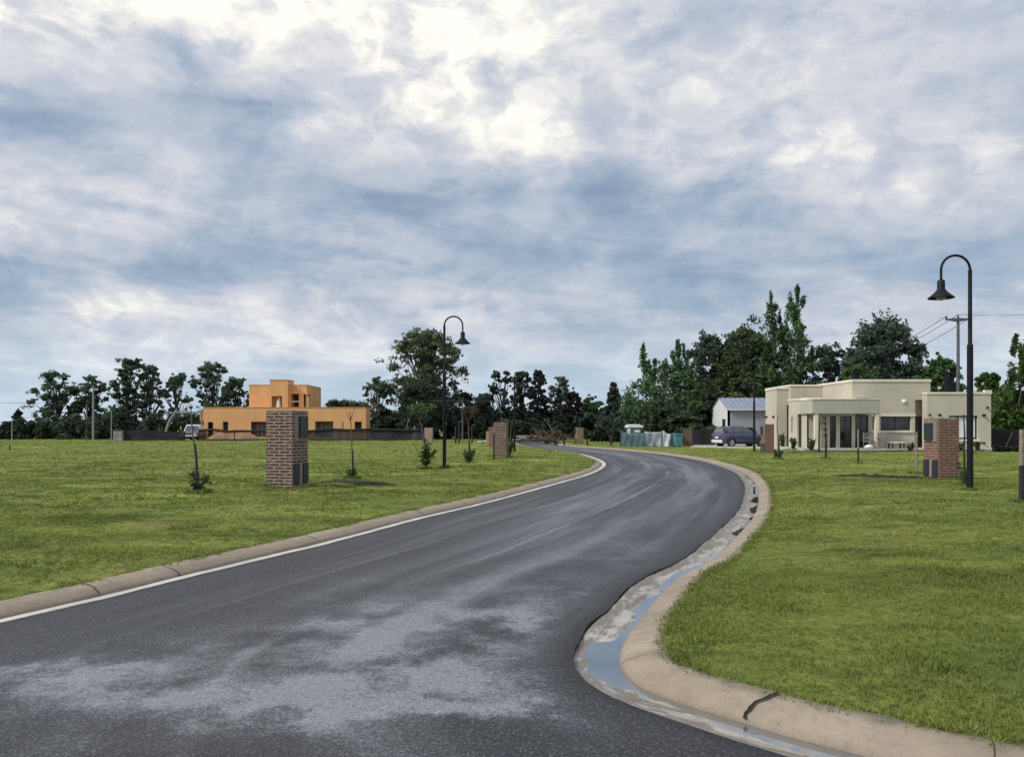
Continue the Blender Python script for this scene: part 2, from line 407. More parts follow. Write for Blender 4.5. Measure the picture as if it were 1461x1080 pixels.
# ------------------------------------------------------------------ road lines
def catmull(P, n=14):
    P = [np.array(p, float) for p in P]
    P = [2*P[0]-P[1]] + P + [2*P[-1]-P[-2]]
    out = []
    for i in range(1, len(P) - 2):
        for k in range(n):
            t = k / n
            p0, p1, p2, p3 = P[i-1:i+3]
            # centripetal form
            def tj(ti, a, b): return ti + max(1e-6, np.linalg.norm(b - a)) ** .5
            t0 = 0; t1 = tj(t0, p0, p1); t2 = tj(t1, p1, p2); t3 = tj(t2, p2, p3)
            tt = t1 + (t2 - t1) * t
            A1 = (t1-tt)/(t1-t0)*p0 + (tt-t0)/(t1-t0)*p1; A2 = (t2-tt)/(t2-t1)*p1 + (tt-t1)/(t2-t1)*p2; A3 = (t3-tt)/(t3-t2)*p2 + (tt-t2)/(t3-t2)*p3
            B1 = (t2-tt)/(t2-t0)*A1 + (tt-t0)/(t2-t0)*A2; B2 = (t3-tt)/(t3-t1)*A2 + (tt-t1)/(t3-t1)*A3
            out.append((t2-tt)/(t2-t1)*B1 + (tt-t1)/(t2-t1)*B2)
    out.append(P[-2])
    return np.array(out)
def resample(P, step):
    s = np.concatenate([[0], np.cumsum(np.linalg.norm(np.diff(P, axis=0), axis=1))])
    n = max(2, int(s[-1] / step)); q = np.linspace(0, s[-1], n)
    return np.stack([np.interp(q, s, P[:, 0]), np.interp(q, s, P[:, 1])], 1)
LEFT = catmull([(-9,-24),(-7.4,-8),(-6.3,-1),(-5.4,2.2),(-4.55,4.5),(-3.94,5.88),(-3.63,6.6),(-3.13,7.98),(-2.32,10.09),(-1.50,12.58),(-.43,15.4),
                (1.05,19.9),(2.35,24.0),(3.35,28.2),(4.0,32.7),(4.15,38.9),(3.75,45.4),(2.35,53.0),(.9,65),(.1,78),(-2.5,95),(-9,116),(-22,140)])
RIGHT = catmull([(60,-7),(30,-3),(16,-.4),(9,.8),(5.2,1.6),(3.2,2.3),(2.05,2.90),(1.27,3.48),(.94,3.80),(.64,4.14),(.475,4.42),(.40,4.74),(.41,5.11),(.54,5.64),
                 (.82,6.41),(1.33,7.7),(1.87,8.6),(2.86,10.8),(4.0,13.6),(5.22,17.2),(6.2,20.4),(7.5,25.9),(8.4,33.2),(8.5,40.5),(7.75,47.5),(6.3,54.5),(4.6,61),
                 (3.6,70),(3.0,82),(.6,98),(-5.5,120),(-18,145)])
LEFT = resample(LEFT, .12); RIGHT = resample(RIGHT, .12)
def wobble(n, seed, scale, amp):
    r = np.random.default_rng(seed); k = r.normal(size=n); 
    w = np.convolve(k, np.ones(scale) / math.sqrt(scale), mode='same'); return w * amp
def normals(P, side):
    T = np.gradient(P, axis=0); T /= np.linalg.norm(T, axis=1)[:, None] + 1e-9
    # smooth directions
    for _ in range(2):
        T[1:-1] = (T[:-2] + 2*T[1:-1] + T[2:]) / 4; T /= np.linalg.norm(T, axis=1)[:, None]
    return np.stack([-T[:, 1], T[:, 0]], 1) * side
NL, NRt = normals(LEFT, 1), normals(RIGHT, -1)
GW_L, KW_L, GW_R, KW_R = .17, .27, .31, .26
KLINE_L = LEFT + NL * GW_L; KLINE_R = RIGHT + NRt * GW_R
EDGE_L = LEFT + NL * (GW_L + KW_L); EDGE_R = RIGHT + NRt * (GW_R + KW_R)

poly = np.concatenate([EDGE_L[::3], EDGE_R[::-3]])
segA = np.concatenate([EDGE_L[:-3:3], EDGE_R[:-3:3]]); 
segB = np.concatenate([EDGE_L[3::3][:len(EDGE_L[:-3:3])], EDGE_R[3::3][:len(EDGE_R[:-3:3])]])
cpoly = np.concatenate([EDGE_L[::16], EDGE_R[::-16]]); ppa, ppb = cpoly, np.roll(cpoly, -1, axis=0)
def sdist(P):
    """signed distance to the lawn's edge: positive on the grass, negative on road and kerb"""
    P = np.asarray(P, float); out = np.empty(len(P))
    pa, pb = poly, np.roll(poly, -1, axis=0)
    cp = np.concatenate([EDGE_L[::12], EDGE_R[::12]])
    for c in range(0, len(P), 8000):
        Q = P[c:c+8000]
        d2 = ((Q[:, 0:1] - cp[None, :, 0]) ** 2 + (Q[:, 1:2] - cp[None, :, 1]) ** 2).min(1)
        yi, yj = ppa[:, 1][None], ppb[:, 1][None]; xi, xj = ppa[:, 0][None], ppb[:, 0][None]
        cond = (yi > Q[:, 1:2]) != (yj > Q[:, 1:2])
        ins = (cond & (Q[:, 0:1] < (xj - xi) * (Q[:, 1:2] - yi) / (yj - yi + 1e-12) + xi)).sum(1) % 2 == 1
        out[c:c+8000] = np.where(ins, -1, 1) * np.sqrt(d2)
    near = np.where(np.abs(out) < 2.4)[0]
    D = segB - segA; DD = (D ** 2).sum(1) + 1e-12
    for c in range(0, len(near), 3000):
        ix = near[c:c+3000]; Q = P[ix]
        rel = Q[:, None, :] - segA[None]
        t = np.clip((rel * D[None]).sum(2) / DD, 0, 1)
        dist = np.sqrt((((rel - t[..., None] * D[None])) ** 2).sum(2).min(1))
        yi, yj = pa[:, 1][None], pb[:, 1][None]; xi, xj = pa[:, 0][None], pb[:, 0][None]
        cond = (yi > Q[:, 1:2]) != (yj > Q[:, 1:2])
        xs = (xj - xi) * (Q[:, 1:2] - yi) / (yj - yi + 1e-12) + xi
        ins = (cond & (Q[:, 0:1] < xs)).sum(1) % 2 == 1
        out[ix] = np.where(ins, -dist, dist)
    return out
_vn = {}
def vnoise(x, y, cell, seed):
    if seed not in _vn: _vn[seed] = np.random.default_rng(seed).random((256, 256))
    T = _vn[seed]; gx, gy = x / cell, y / cell
    ix, iy = np.floor(gx).astype(int), np.floor(gy).astype(int); fx, fy = gx - ix, gy - iy
    fx, fy = fx*fx*(3-2*fx), fy*fy*(3-2*fy)
    g = lambda a, b: T[a % 256, b % 256]
    return (g(ix,iy)*(1-fx)+g(ix+1,iy)*fx)*(1-fy)+(g(ix,iy+1)*(1-fx)+g(ix+1,iy+1)*fx)*fy
def lawn_z(x, y, sd):
    base = np.where(sd < 0, np.interp(sd, [-.20, 0], [-.16, .060]), np.interp(sd, [0, 1.8], [.060, LZ]))
    und = (vnoise(x, y, 1.6, 1) - .5) * .06 + (vnoise(x, y, .55, 2) - .5) * .055 + (vnoise(x, y, 5.0, 3) - .5) * .05
    return base + und * np.clip(sd / .8, 0, 1)

# ------------------------------------------------------------------ ground
def spread(a, b, s0, g, far):
    out = list(np.arange(a, b, s0)); st = s0; p = out[-1]
    while p < far: st *= g; p += st; out.append(p)
    return out
xs = spread(0, 13, .13, 1.09, 3500); xs = [-v for v in xs[:0:-1]] + xs
ysg = spread(2.0, 34, .13, 1.03, 5000)
neg = spread(0, 1, .35, 1.12, 400); ysg = [2.0 - v for v in neg[:0:-1]] + ysg
XX, YY = np.meshgrid(np.array(xs), np.array(ysg))
P2 = np.stack([XX.ravel(), YY.ravel()], 1)
sdg = sdist(P2)
ZZ = lawn_z(P2[:, 0], P2[:, 1], sdg)
nx, ny = len(xs), len(ysg)
ii = np.arange(ny - 1)[:, None] * nx + np.arange(nx - 1)[None]
Fq = np.stack([ii, ii + 1, ii + nx + 1, ii + nx], -1).reshape(-1, 4)
m, nt, b = material('lawn_ground')
p = nt.pos()
c = lawn_colour(nt, p)
sq = nt.n('ShaderNodeMapping', {'Vector': p, 'Scale': (.5, 1, 1)}).outputs[0]
nt.set(b.inputs['Base Color'], c); b.inputs['Roughness'].default_value = .9; b.inputs['Specular IOR Level'].default_value = .1
h = nt.m('ADD', nt.noise(sq, 4.0, 6, .7), nt.m('MULTIPLY', nt.noise(p, 38.0, 4, .7), .5))
nt.set(b.inputs['Normal'], nt.bump(h, 1.0, .06))
gr = mesh_np('ground', np.column_stack([P2, ZZ]), Fq, m, smooth=True); tag(gr, kind='structure')

# ------------------------------------------------------------------ road surface
def arc(P): return np.concatenate([[0], np.cumsum(np.linalg.norm(np.diff(P, axis=0), axis=1))])
# pair the two edges by stations
iL = [int(np.argmin(np.hypot(*(LEFT - q).T))) for q in [(-9,-24),(-5.6,2),(-3.94,5.88),(-3.13,7.98),(-1.5,12.58),(1.05,19.9),(3.35,28.2),(4.15,38.9),(2.35,53),(.1,78),(-22,140)]]
iR = [int(np.argmin(np.hypot(*(RIGHT - q).T))) for q in [(60,-7),(3.2,2.3),(.41,4.9),(1.33,7.7),(2.86,10.8),(5.22,17.2),(7.2,24.5),(8.5,37),(7.2,50.5),(3.3,76),(-18,145)]]
def at_index(P, f):
    k = np.arange(len(P)); return np.array([np.interp(f, k, P[:, 0]), np.interp(f, k, P[:, 1])])
rowsL, rowsR, vv = [], [], []
mult = [40, 30, 26, 34, 44, 46, 44, 36, 30, 30]
for k in range(10):
    for j in range(mult[k]):
        t = j / mult[k]
        rowsL.append(at_index(LEFT, iL[k] + (iL[k+1]-iL[k]) * t)); rowsR.append(at_index(RIGHT, iR[k] + (iR[k+1]-iR[k]) * t))
rowsL.append(LEFT[iL[-1]]); rowsR.append(RIGHT[iR[-1]])
rowsL, rowsR = np.array(rowsL), np.array(rowsR)
mid = (rowsL + rowsR) / 2; V = arc(mid)
NA = 28
us = np.linspace(0, 1, NA)
wl = wobble(len(rowsL), 3, 3, .006); wr = wobble(len(rowsL), 4, 3, .008)
verts = []
for i in range(len(rowsL)):
    dr = rowsR[i] - rowsL[i]; dn = dr / np.linalg.norm(dr)
    a = rowsL[i] + dn * wl[i]; bb = rowsR[i] + dn * wr[i]
    for u in us:
        q = a + (bb - a) * u
        verts.append((q[0], q[1], 0.0))
nr = len(rowsL)
faces = [(i*NA+k, i*NA+k+1, (i+1)*NA+k+1, (i+1)*NA+k) for i in range(nr-1) for k in range(NA-1)]
base = len(verts)
for i in range(nr):                       # the broken edge of the asphalt layer
    for k in (0, NA-1):
        q = verts[i*NA+k]; verts.append((q[0], q[1], -.08)); verts.append((q[0], q[1], -.0005))
for i in range(nr-1):
    a_, b__ = base+4*i, base+4*(i+1); faces.append((a_+1, b__+1, b__, a_)); faces.append((a_+3, a_+2, b__+2, b__+3))

m, nt, b = material('wet_asphalt')
p = nt.pos()
uv = nt.n('ShaderNodeUVMap'); uv.uv_map = 'UVMap'
suv = nt.n('ShaderNodeSeparateXYZ', {0: uv.outputs[0]})
U, Vv = suv.outputs[0], suv.outputs[1]
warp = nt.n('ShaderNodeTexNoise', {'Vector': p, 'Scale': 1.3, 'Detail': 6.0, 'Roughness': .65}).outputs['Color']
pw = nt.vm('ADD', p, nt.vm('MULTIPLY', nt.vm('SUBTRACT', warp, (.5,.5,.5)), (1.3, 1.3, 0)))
sheen_blobs = [(40,962,.55,.22,1.1),(150,975,.6,.3,.7),(260,1000,.5,.2,.75),(430,985,.35,.35,.85),(520,1005,.5,.22,.8),(600,955,.6,.35,.75),(660,1010,.4,.14,.8),
         (760,890,.45,.4,.75),(640,890,.8,.6,.5),(520,900,.7,.4,.40),(780,850,.7,.9,.45),(880,790,.9,1.6,.35),(330,930,.8,.4,.35),(620,940,1.3,.9,.28),(560,860,1.2,1.3,.26),(700,980,.9,.6,.35),(150,1030,.8,.3,.35)]  # where the wet road mirrors bright sky; painted as pale blobs
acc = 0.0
for (bx, by, sx, sy, am) in sheen_blobs:
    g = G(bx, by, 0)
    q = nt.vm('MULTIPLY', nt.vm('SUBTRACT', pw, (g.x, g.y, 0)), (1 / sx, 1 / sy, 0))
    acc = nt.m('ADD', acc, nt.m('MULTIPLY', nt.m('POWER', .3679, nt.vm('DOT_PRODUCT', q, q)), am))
sheen_patch = nt.m('MULTIPLY', acc, nt.mr(nt.noise(p, 1.5, 7, .68), .36, .62, .08, 1.2))
st = nt.n('ShaderNodeCombineXYZ', {0: nt.m('MULTIPLY', U, 7.0), 1: nt.m('MULTIPLY', Vv, .10), 2: 0.0}).outputs[0]
streak = nt.noise(st, 1.0, 6, .62, .3)
faded = nt.mr(nt.m('MULTIPLY', Vv, 1.0), 34, 42, .25, 1.0)
lanes = nt.m('MULTIPLY', nt.mr(streak, .44, .68), faded)
track = nt.m('ADD', nt.m('POWER', .3679, nt.m('POWER', nt.m('MULTIPLY', nt.m('SUBTRACT', U, .42), 11), 2.0)), nt.m('POWER', .3679, nt.m('POWER', nt.m('MULTIPLY', nt.m('SUBTRACT', U, .70), 8), 2.0)))
lanes = nt.m('ADD', nt.m('MULTIPLY', lanes, .55), nt.m('MULTIPLY', nt.m('MULTIPLY', track, nt.mr(nt.noise(st, .7, 4), .35, .6)), .40))
seamw = nt.m('ADD', U, nt.m('MULTIPLY', nt.m('SUBTRACT', nt.noise(p, .6, 3), .5), .03))
seam = nt.m('POWER', .3679, nt.m('POWER', nt.m('MULTIPLY', nt.m('SUBTRACT', seamw, .52), 120), 2.0))
seam2 = nt.m('POWER', .3679, nt.m('POWER', nt.m('MULTIPLY', nt.m('SUBTRACT', seamw, .27), 90), 2.0))
seam = nt.m('MULTIPLY', nt.m('ADD', seam, nt.m('MULTIPLY', seam2, .7)), nt.m('MULTIPLY', faded, nt.mr(nt.noise(st, 2.0, 3), .4, .6, .15, 1)))
pale = nt.m('ADD', nt.m('ADD', sheen_patch, lanes), nt.m('MULTIPLY', seam, .5), clamp=True)
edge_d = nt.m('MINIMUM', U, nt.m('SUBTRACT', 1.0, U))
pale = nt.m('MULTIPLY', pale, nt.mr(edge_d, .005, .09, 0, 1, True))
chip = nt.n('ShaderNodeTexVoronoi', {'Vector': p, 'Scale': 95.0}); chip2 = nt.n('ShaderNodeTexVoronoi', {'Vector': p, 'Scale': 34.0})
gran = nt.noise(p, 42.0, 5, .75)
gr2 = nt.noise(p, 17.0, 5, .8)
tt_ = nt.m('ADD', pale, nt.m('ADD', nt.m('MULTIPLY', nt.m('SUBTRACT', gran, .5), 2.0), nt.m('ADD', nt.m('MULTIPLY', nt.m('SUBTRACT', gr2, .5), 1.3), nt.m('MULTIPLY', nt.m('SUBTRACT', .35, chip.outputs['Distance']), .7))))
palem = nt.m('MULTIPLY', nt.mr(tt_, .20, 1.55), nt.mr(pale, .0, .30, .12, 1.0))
dark = nt.mix(nt.mr(gran, .35, .65), (.007,.008,.012), (.032,.036,.046))
stone = nt.n('ShaderNodeSeparateXYZ', {0: chip.outputs['Color']}).outputs[0]
dark = nt.mix(nt.mr(stone, .72, .95, 0, .75), dark, (.105,.11,.12))
dark = nt.mix(nt.mr(nt.noise(st, .5, 4), .4, .65, 0, .5), dark, (.030,.031,.036))
col = nt.mix(nt.m('MULTIPLY', palem, .74), dark, (.42,.45,.52))  # pale lanes and seams, plus sky sheen painted into the base colour
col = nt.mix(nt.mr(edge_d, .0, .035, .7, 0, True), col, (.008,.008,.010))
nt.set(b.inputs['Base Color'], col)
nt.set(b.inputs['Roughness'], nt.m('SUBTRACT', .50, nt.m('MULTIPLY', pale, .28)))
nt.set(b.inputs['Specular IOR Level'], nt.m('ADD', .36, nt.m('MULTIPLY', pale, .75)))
hh = nt.m('ADD', nt.m('MULTIPLY', chip.outputs['Distance'], -.8), nt.m('ADD', nt.m('MULTIPLY', gran, .8), nt.m('MULTIPLY', chip2.outputs['Distance'], -.5)))
nt.set(b.inputs['Normal'], nt.bump(hh, nt.m('SUBTRACT', .85, nt.m('MULTIPLY', pale, .45)), .010))
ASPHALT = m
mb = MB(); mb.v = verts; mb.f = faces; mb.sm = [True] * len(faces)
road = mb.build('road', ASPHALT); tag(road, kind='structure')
uvl = road.data.uv_layers.new(name='UVMap')
for lp in road.data.loops:
    i = lp.vertex_index
    if i < base: r_, k_ = divmod(i, NA); uvl.data[lp.index].uv = (us[k_], V[r_])
    else: r_, k_ = divmod((i - base)//2, 2); uvl.data[lp.index].uv = (float(k_), V[r_])

# ------------------------------------------------------------------ gutters and kerbs
def concrete_mat(name, col, wet):
    m, nt, b = material(name)
    p = nt.pos()
    n1 = nt.noise(p, 1.1, 6, .65); n2 = nt.noise(p, 6.5, 6, .7); n3 = nt.noise(p, 70, 4, .7)
    c = nt.mix(nt.mr(n1, .35, .65), tuple(x*.80 for x in col), tuple(min(1, x*1.12) for x in col))
    c = nt.mix(nt.mr(n2, .48, .70, 0, .70), c, tuple(x*.52 for x in col))
    c = nt.mix(nt.mr(nt.noise(p, 2.3, 6, .75), .52, .68, 0, .5), c, tuple(x*.66 for x in col))
    c = nt.mix(nt.mr(n3, .50, .75, 0, .45), c, tuple(x*.45 for x in col))
    vor = nt.n('ShaderNodeTexVoronoi', {'Vector': p, 'Scale': 23.0})
    c = nt.mix(nt.mr(vor.outputs['Distance'], .04, .11, .8, 0), c, (.05,.04,.03))
    if wet:
        uvn = nt.n('ShaderNodeUVMap'); uvn.uv_map = 'UVMap'
        s2 = nt.n('ShaderNodeSeparateXYZ', {0: uvn.outputs[0]})
        sv = nt.n('ShaderNodeCombineXYZ', {0: nt.m('MULTIPLY', s2.outputs[0], 5.0), 1: nt.m('MULTIPLY', s2.outputs[1], 1.5), 2: 0.0}).outputs[0]
        sed = nt.noise(sv, 1.9, 8, .72, .25)
        c = nt.mix(nt.mr(nt.m('ADD', sed, nt.m('ADD', nt.mr(s2.outputs[0], .04, .16, .07, 0), nt.mr(s2.outputs[0], .24, .32, 0, .08))), .44, .56, 0, .80), c, (.095,.076,.060))
        nt.set(b.inputs['Roughness'], nt.mr(sed, .40, .60, .13, .62))
        b.inputs['Specular IOR Level'].default_value = .7
    else:
        if name == 'kerb_concrete':
            uvn = nt.n('ShaderNodeUVMap'); uvn.uv_map = 'UVMap'
            ox = nt.n('ShaderNodeSeparateXYZ', {0: uvn.outputs[0]}).outputs[0]
            oxn = nt.m('ADD', ox, nt.m('MULTIPLY', nt.m('SUBTRACT', n2, .5), .16))
            c = nt.mix(nt.mr(oxn, .26, .36, .40, 0), c, (.115,.092,.070))
            c = nt.mix(nt.mr(oxn, .50, .60, 0, .75), c, (.105,.090,.050))
            c = nt.mix(nt.mr(nt.noise(p, .75, 5, .6), .50, .66, 0, .45), c, (.20,.185,.165))
        nt.set(b.inputs['Roughness'], nt.mr(n1, .3, .7, .55, .85))
        b.inputs['Specular IOR Level'].default_value = .4
    nt.set(b.inputs['Base Color'], c)
    nt.set(b.inputs['Normal'], nt.bump(nt.m('ADD', n2, nt.m('MULTIPLY', n3, .6)), .6, .008 if not wet else .004))
    return m
GUTTER_L = concrete_mat('pale_gutter_concrete', (.53, .515, .485), False)
GUTTER_L.node_tree.nodes['Principled BSDF'].inputs['Specular IOR Level'].default_value = .8
KERB = concrete_mat('kerb_concrete', (.32, .265, .205), False)
GUTTER = concrete_mat('gutter_concrete', (.46, .43, .38), True)
CRACK = simple('dark_crack', (.012, .010, .009), .95, .3, 20)

def ribbon(name, P, N, prof_fn, mat, seed):
    """sweep a cross profile [(offset, z), ...] along the line P"""
    vs, uvs = [], []
    S = arc(P)
    for i in range(len(P)):
        pr = prof_fn(i, S[i])
        for (o_, z_) in pr:
            q = P[i] + N[i] * o_; vs.append((q[0], q[1], z_)); uvs.append((o_, S[i]))
    k = len(pr); n = len(P)
    fs = [(i*k+j, i*k+j+1, (i+1)*k+j+1, (i+1)*k+j) for i in range(n-1) for j in range(k-1)]
    mb = MB(); mb.v = vs; mb.f = fs; mb.sm = [True]*len(fs)
    o = mb.build(name, mat)
    me = o.data; ul = me.uv_layers.new(name='UVMap')
    arr = np.zeros(len(me.loops) * 2, dtype=np.float32); li = np.empty(len(me.loops), dtype=np.int32); me.loops.foreach_get('vertex_index', li)
    ua = np.array(uvs, dtype=np.float32)[li]; ul.data.foreach_set('uv', ua.ravel())
    bm = bmesh.new(); bm.from_mesh(me); bmesh.ops.recalc_face_normals(bm, faces=bm.faces)
    up = sum(f.normal.z for f in bm.faces)
    if up < 0: bmesh.ops.reverse_faces(bm, faces=bm.faces)
    bm.to_mesh(me); bm.free()
    return tag(o, kind='structure')

WZ = -.0365
def gutter_profile(W, seed, z0, low, dz=.022, amp=1.0):
    r = np.random.default_rng(seed); TAB = r.random((4000, 12))
    def fn(i, s):
        out = []
        for j, t in enumerate(np.linspace(-.06, 1.02, 12)):
            o_ = t * W
            z = z0 - dz * max(0, t) ** .8
            x_, y_ = o_ * 5 + 40, s
            n_ = float(vnoise(np.array([x_ * .7]), np.array([y_ * 2.0]), 1.0, seed)[0] - .5) * .030 + float(vnoise(np.array([x_ * 3]), np.array([y_ * 9]), 1.0, seed + 1)[0] - .5) * .012
            z += amp * n_ * (1 if 0 < t < .95 else .2) + low(s)
            if j == 0: z = z0 - .02
            out.append((o_, z))
        return out
    return fn
def low_right(s):
    # the first metres round the corner hold standing water, the rest drains
    Y = np.interp(s, SR, RIGHT[:, 1])
    return float(np.interp(Y, [-5, 3.0, 5.0, 8.4, 9.2, 40], [0.002, .000, -.003, -.003, .007, .007]))
SR, SL = arc(RIGHT), arc(LEFT)
sel_R = slice(0, len(RIGHT)); 
ribbon('gutter_right', RIGHT, NRt, gutter_profile(GW_R, 21, -.010, low_right, .038), GUTTER, 1)
ribbon('gutter_left', LEFT, NL, gutter_profile(GW_L, 31, -.001, lambda s: 0, .014, .55), GUTTER_L, 2)

def kerb_profile(G0, W, seed, SS):
    joint = 2.6
    def fn(i, s):
        w1 = float(vnoise(np.array([s * 3.0]), np.array([3.3]), 1.0, seed)[0] - .5) * .020
        w2 = float(vnoise(np.array([s * 1.2]), np.array([7.3]), 1.0, seed)[0] - .5) * .014
        w3 = float(vnoise(np.array([s * 6]), np.array([9.3]), 1.0, seed)[0] - .5) * .05
        g = G0 + w1
        return [(g - .004, -.09), (g, -.030 + w2*.3), (g + .014, .004 + w2), (g + .06, .020 + w2*.8), (g + W*.5, .042 + w2*.7), (g + W*.92, .066 + w2*.5), (g + W + .02 + w3, .069), (g + W + .09 + w3, .0)]
    return fn
ribbon('kerb_right', RIGHT, NRt, kerb_profile(GW_R, KW_R, 41, SR), KERB, 3)
ribbon('kerb_left', LEFT, NL, kerb_profile(GW_L, KW_L, 51, SL), KERB, 4)

# joints and cracks across the kerb: shallow dark ribbons just proud of it
def crack(P, N, S, s0, G0, W, width, skew, seed, full=True):
    r = np.random.default_rng(seed); vs, fs = [], []
    ts = np.linspace(0, 1, 12); prof_o = [0, .022, .07, W*.5, W*.85, W]; prof_z = [-.016, .008, .026, .047, .068, .075]
    for k, t in enumerate(ts):
        o_ = W * t
        s_ = s0 + skew * t + .012 * math.sin(t * 5 + seed) + r.normal() * .003
        q = np.array([np.interp(s_, S, P[:, 0]), np.interp(s_, S, P[:, 1])]); nn = np.array([np.interp(s_, S, N[:, 0]), np.interp(s_, S, N[:, 1])])
        tt = np.array([nn[1], -nn[0]])
        z = np.interp(o_, prof_o, prof_z) + .006
        c0 = q + nn * (G0 + o_); ww = width * (.8 + .4 * r.random())
        vs += [(*(c0 - tt * ww), z), (*(c0 + tt * ww), z)]
    fs = [(2*i, 2*i+1, 2*i+3, 2*i+2) for i in range(len(ts)-1)]
    return vs, fs
mbR, mbL = MB(), MB()
def s_near(P, S, x, y):
    i = int(np.argmin(np.hypot(P[:, 0]-x, P[:, 1]-y))); return S[i]
g = G(1075, 1010, .03)
sc = s_near(RIGHT + NRt*.5, SR, g.x, g.y)
for k, (ds, wd, sk) in enumerate([(0, .010, -.06), (-1.2, .002, .05), (1.3, .003, .04), (2.6, .004, .03), (4.1, .003, .02), (5.6, .005, -.05), (7.0, .003, .0), (8.5, .006, .06), (9.8, .004, .0), (11.2, .006, 0), (14, .006, .05), (16.8, .006, 0), (20, .006, 0), (23, .006, 0), (26, .006, 0), (29, .006, 0)]):
    vs, fs = crack(RIGHT, NRt, SR, sc + ds, GW_R, KW_R, wd, sk, 100 + k); mbR.add(vs, fs)
for k, (px_, py_) in enumerate([(140, 838), (265, 812), (470, 768), (590, 730), (640, 716), (700, 702), (760, 690)]):
    g = G(px_, py_, .05); s0 = s_near(LEFT + NL*.38, SL, g.x, g.y)
    vs, fs = crack(LEFT, NL, SL, s0, GW_L, KW_L, .006, .05, 200 + k); mbL.add(vs, fs)
tag(mbR.build('kerb_joints_right', CRACK), kind='structure'); tag(mbL.build('kerb_joints_left', CRACK), kind='structure')

# standing water in the gutters
m, nt, b = material('gutter_water')
b.inputs['Base Color'].default_value = (.10, .11, .12, 1); b.inputs['Roughness'].default_value = .015
b.inputs['IOR'].default_value = 2.0; b.inputs['Specular IOR Level'].default_value = .5
b.inputs['Coat Weight'].default_value = 1.0; b.inputs['Coat Roughness'].default_value = .01; b.inputs['Coat IOR'].default_value = 1.9
nt.set(b.inputs['Normal'], nt.bump(nt.noise(nt.pos(), 9, 2), .04, .004))
WATER = m
def water_strip(name, P, N, S, s0, s1, o0, o1, z):
    idx = [i for i in range(len(P)) if s0 <= S[i] <= s1]
    vs = []
    for i in idx:
        for o_ in (o0, o1): q = P[i] + N[i]*o_; vs.append((q[0], q[1], z))
    fs = [(2*i, 2*i+1, 2*i+3, 2*i+2) for i in range(len(idx)-1)]
    mb = MB(); mb.v = vs; mb.f = fs; mb.sm = [False]*len(fs)
    o = mb.build(name, WATER)
    bm = bmesh.new(); bm.from_mesh(o.data); bmesh.ops.recalc_face_normals(bm, faces=bm.faces)
    if sum(f.normal.z for f in bm.faces) < 0: bmesh.ops.reverse_faces(bm, faces=bm.faces)
    bm.to_mesh(o.data); bm.free()
    return tag(o, kind='structure')
sA = s_near(RIGHT, SR, 5.2, 1.6); sB = s_near(RIGHT, SR, 7.5, 26)
water_strip('water_right', RIGHT, NRt, SR, sA, sB, .01, GW_R + .015, WZ)

# ------------------------------------------------------------------ grass blades
def scatter(x0, x1, y0, y1, dens, seed):
    r = np.random.default_rng(seed); n = int((x1-x0)*(y1-y0)*dens)
    P = np.stack([r.uniform(x0, x1, n), r.uniform(y0, y1, n)], 1)
    keep = (np.abs(P[:, 0]) < P[:, 1] * .74 + 3.0)
    P = P[keep]; sd = sdist(P); keep = sd > -.05 + r.random(len(P)) * .05
    return P[keep], sd[keep]
def blades(P, sd, h, w, seed, per=3, seg2=False):
    r = np.random.default_rng(seed)
    P = np.repeat(P, per, axis=0); sd = np.repeat(sd, per); n = len(P)
    P = P + r.normal(size=(n, 2)) * w * 2.2
    z = lawn_z(P[:, 0], P[:, 1], np.maximum(sd, 0))
    clump = vnoise(P[:, 0], P[:, 1], .35, 11) * .7 + vnoise(P[:, 0], P[:, 1], 1.1, 12) * .5
    hh = h * (.12 + 1.5 * clump ** 1.6) * r.uniform(.6, 1.25, n) * np.interp(sd, [0, .1, .5], [.75, 1.0, 1.0])
    an = r.uniform(0, 2*np.pi, n); le = r.uniform(.15, 1.0, n) * hh
    la = r.uniform(0, 2*np.pi, n)
    dx, dy = np.cos(an) * w, np.sin(an) * w
    tx, ty = np.cos(la) * le, np.sin(la) * le
    b0 = np.stack([P[:, 0]-dx, P[:, 1]-dy, z-.01], 1); b1 = np.stack([P[:, 0]+dx, P[:, 1]+dy, z-.01], 1)
    tp = np.stack([P[:, 0]+tx, P[:, 1]+ty, z+hh], 1)
    m0 = np.stack([P[:, 0]-dx*.8+tx*.35, P[:, 1]-dy*.8+ty*.35, z+hh*.6], 1); m1 = np.stack([P[:, 0]+dx*.8+tx*.35, P[:, 1]+dy*.8+ty*.35, z+hh*.6], 1)
    Vx = np.stack([b0, b1, m1, m0, tp], 1).reshape(-1, 3)
    k = np.arange(n) * 5
    Fq = np.concatenate([np.stack([k, k+1, k+2], 1), np.stack([k, k+2, k+3], 1), np.stack([k+3, k+2, k+4], 1)])
    return Vx, Fq, np.repeat(r.random(n), 5)
m, nt, b = material('grass_blades')
p = nt.pos()
tint = nt.n('ShaderNodeAttribute'); tint.attribute_name = 'tint'
c = lawn_colour(nt, p)
c = nt.mix(nt.mr(tint.outputs['Fac'], 0, 1, .0, .55), c, (.26, .33, .07))
c = nt.mix(nt.mr(tint.outputs['Fac'], .80, 1.0, 0, .75), c, (.36, .30, .13))
c = nt.mix(nt.mr(tint.outputs['Fac'], .0, .25, .5, 0), c, (.05, .10, .016))
nt.set(b.inputs['Base Color'], c); b.inputs['Roughness'].default_value = .65; b.inputs['Specular IOR Level'].default_value = .2
tr = nt.n('ShaderNodeBsdfTranslucent'); nt.set(tr.inputs[0], c)
mx = nt.n('ShaderNodeMixShader', {0: .3, 1: b.outputs[0], 2: tr.outputs[0]}); nt.t.links.new(mx.outputs[0], nt.t.nodes['Material Output'].inputs[0])
GRASS = m
parts = []; off = 0
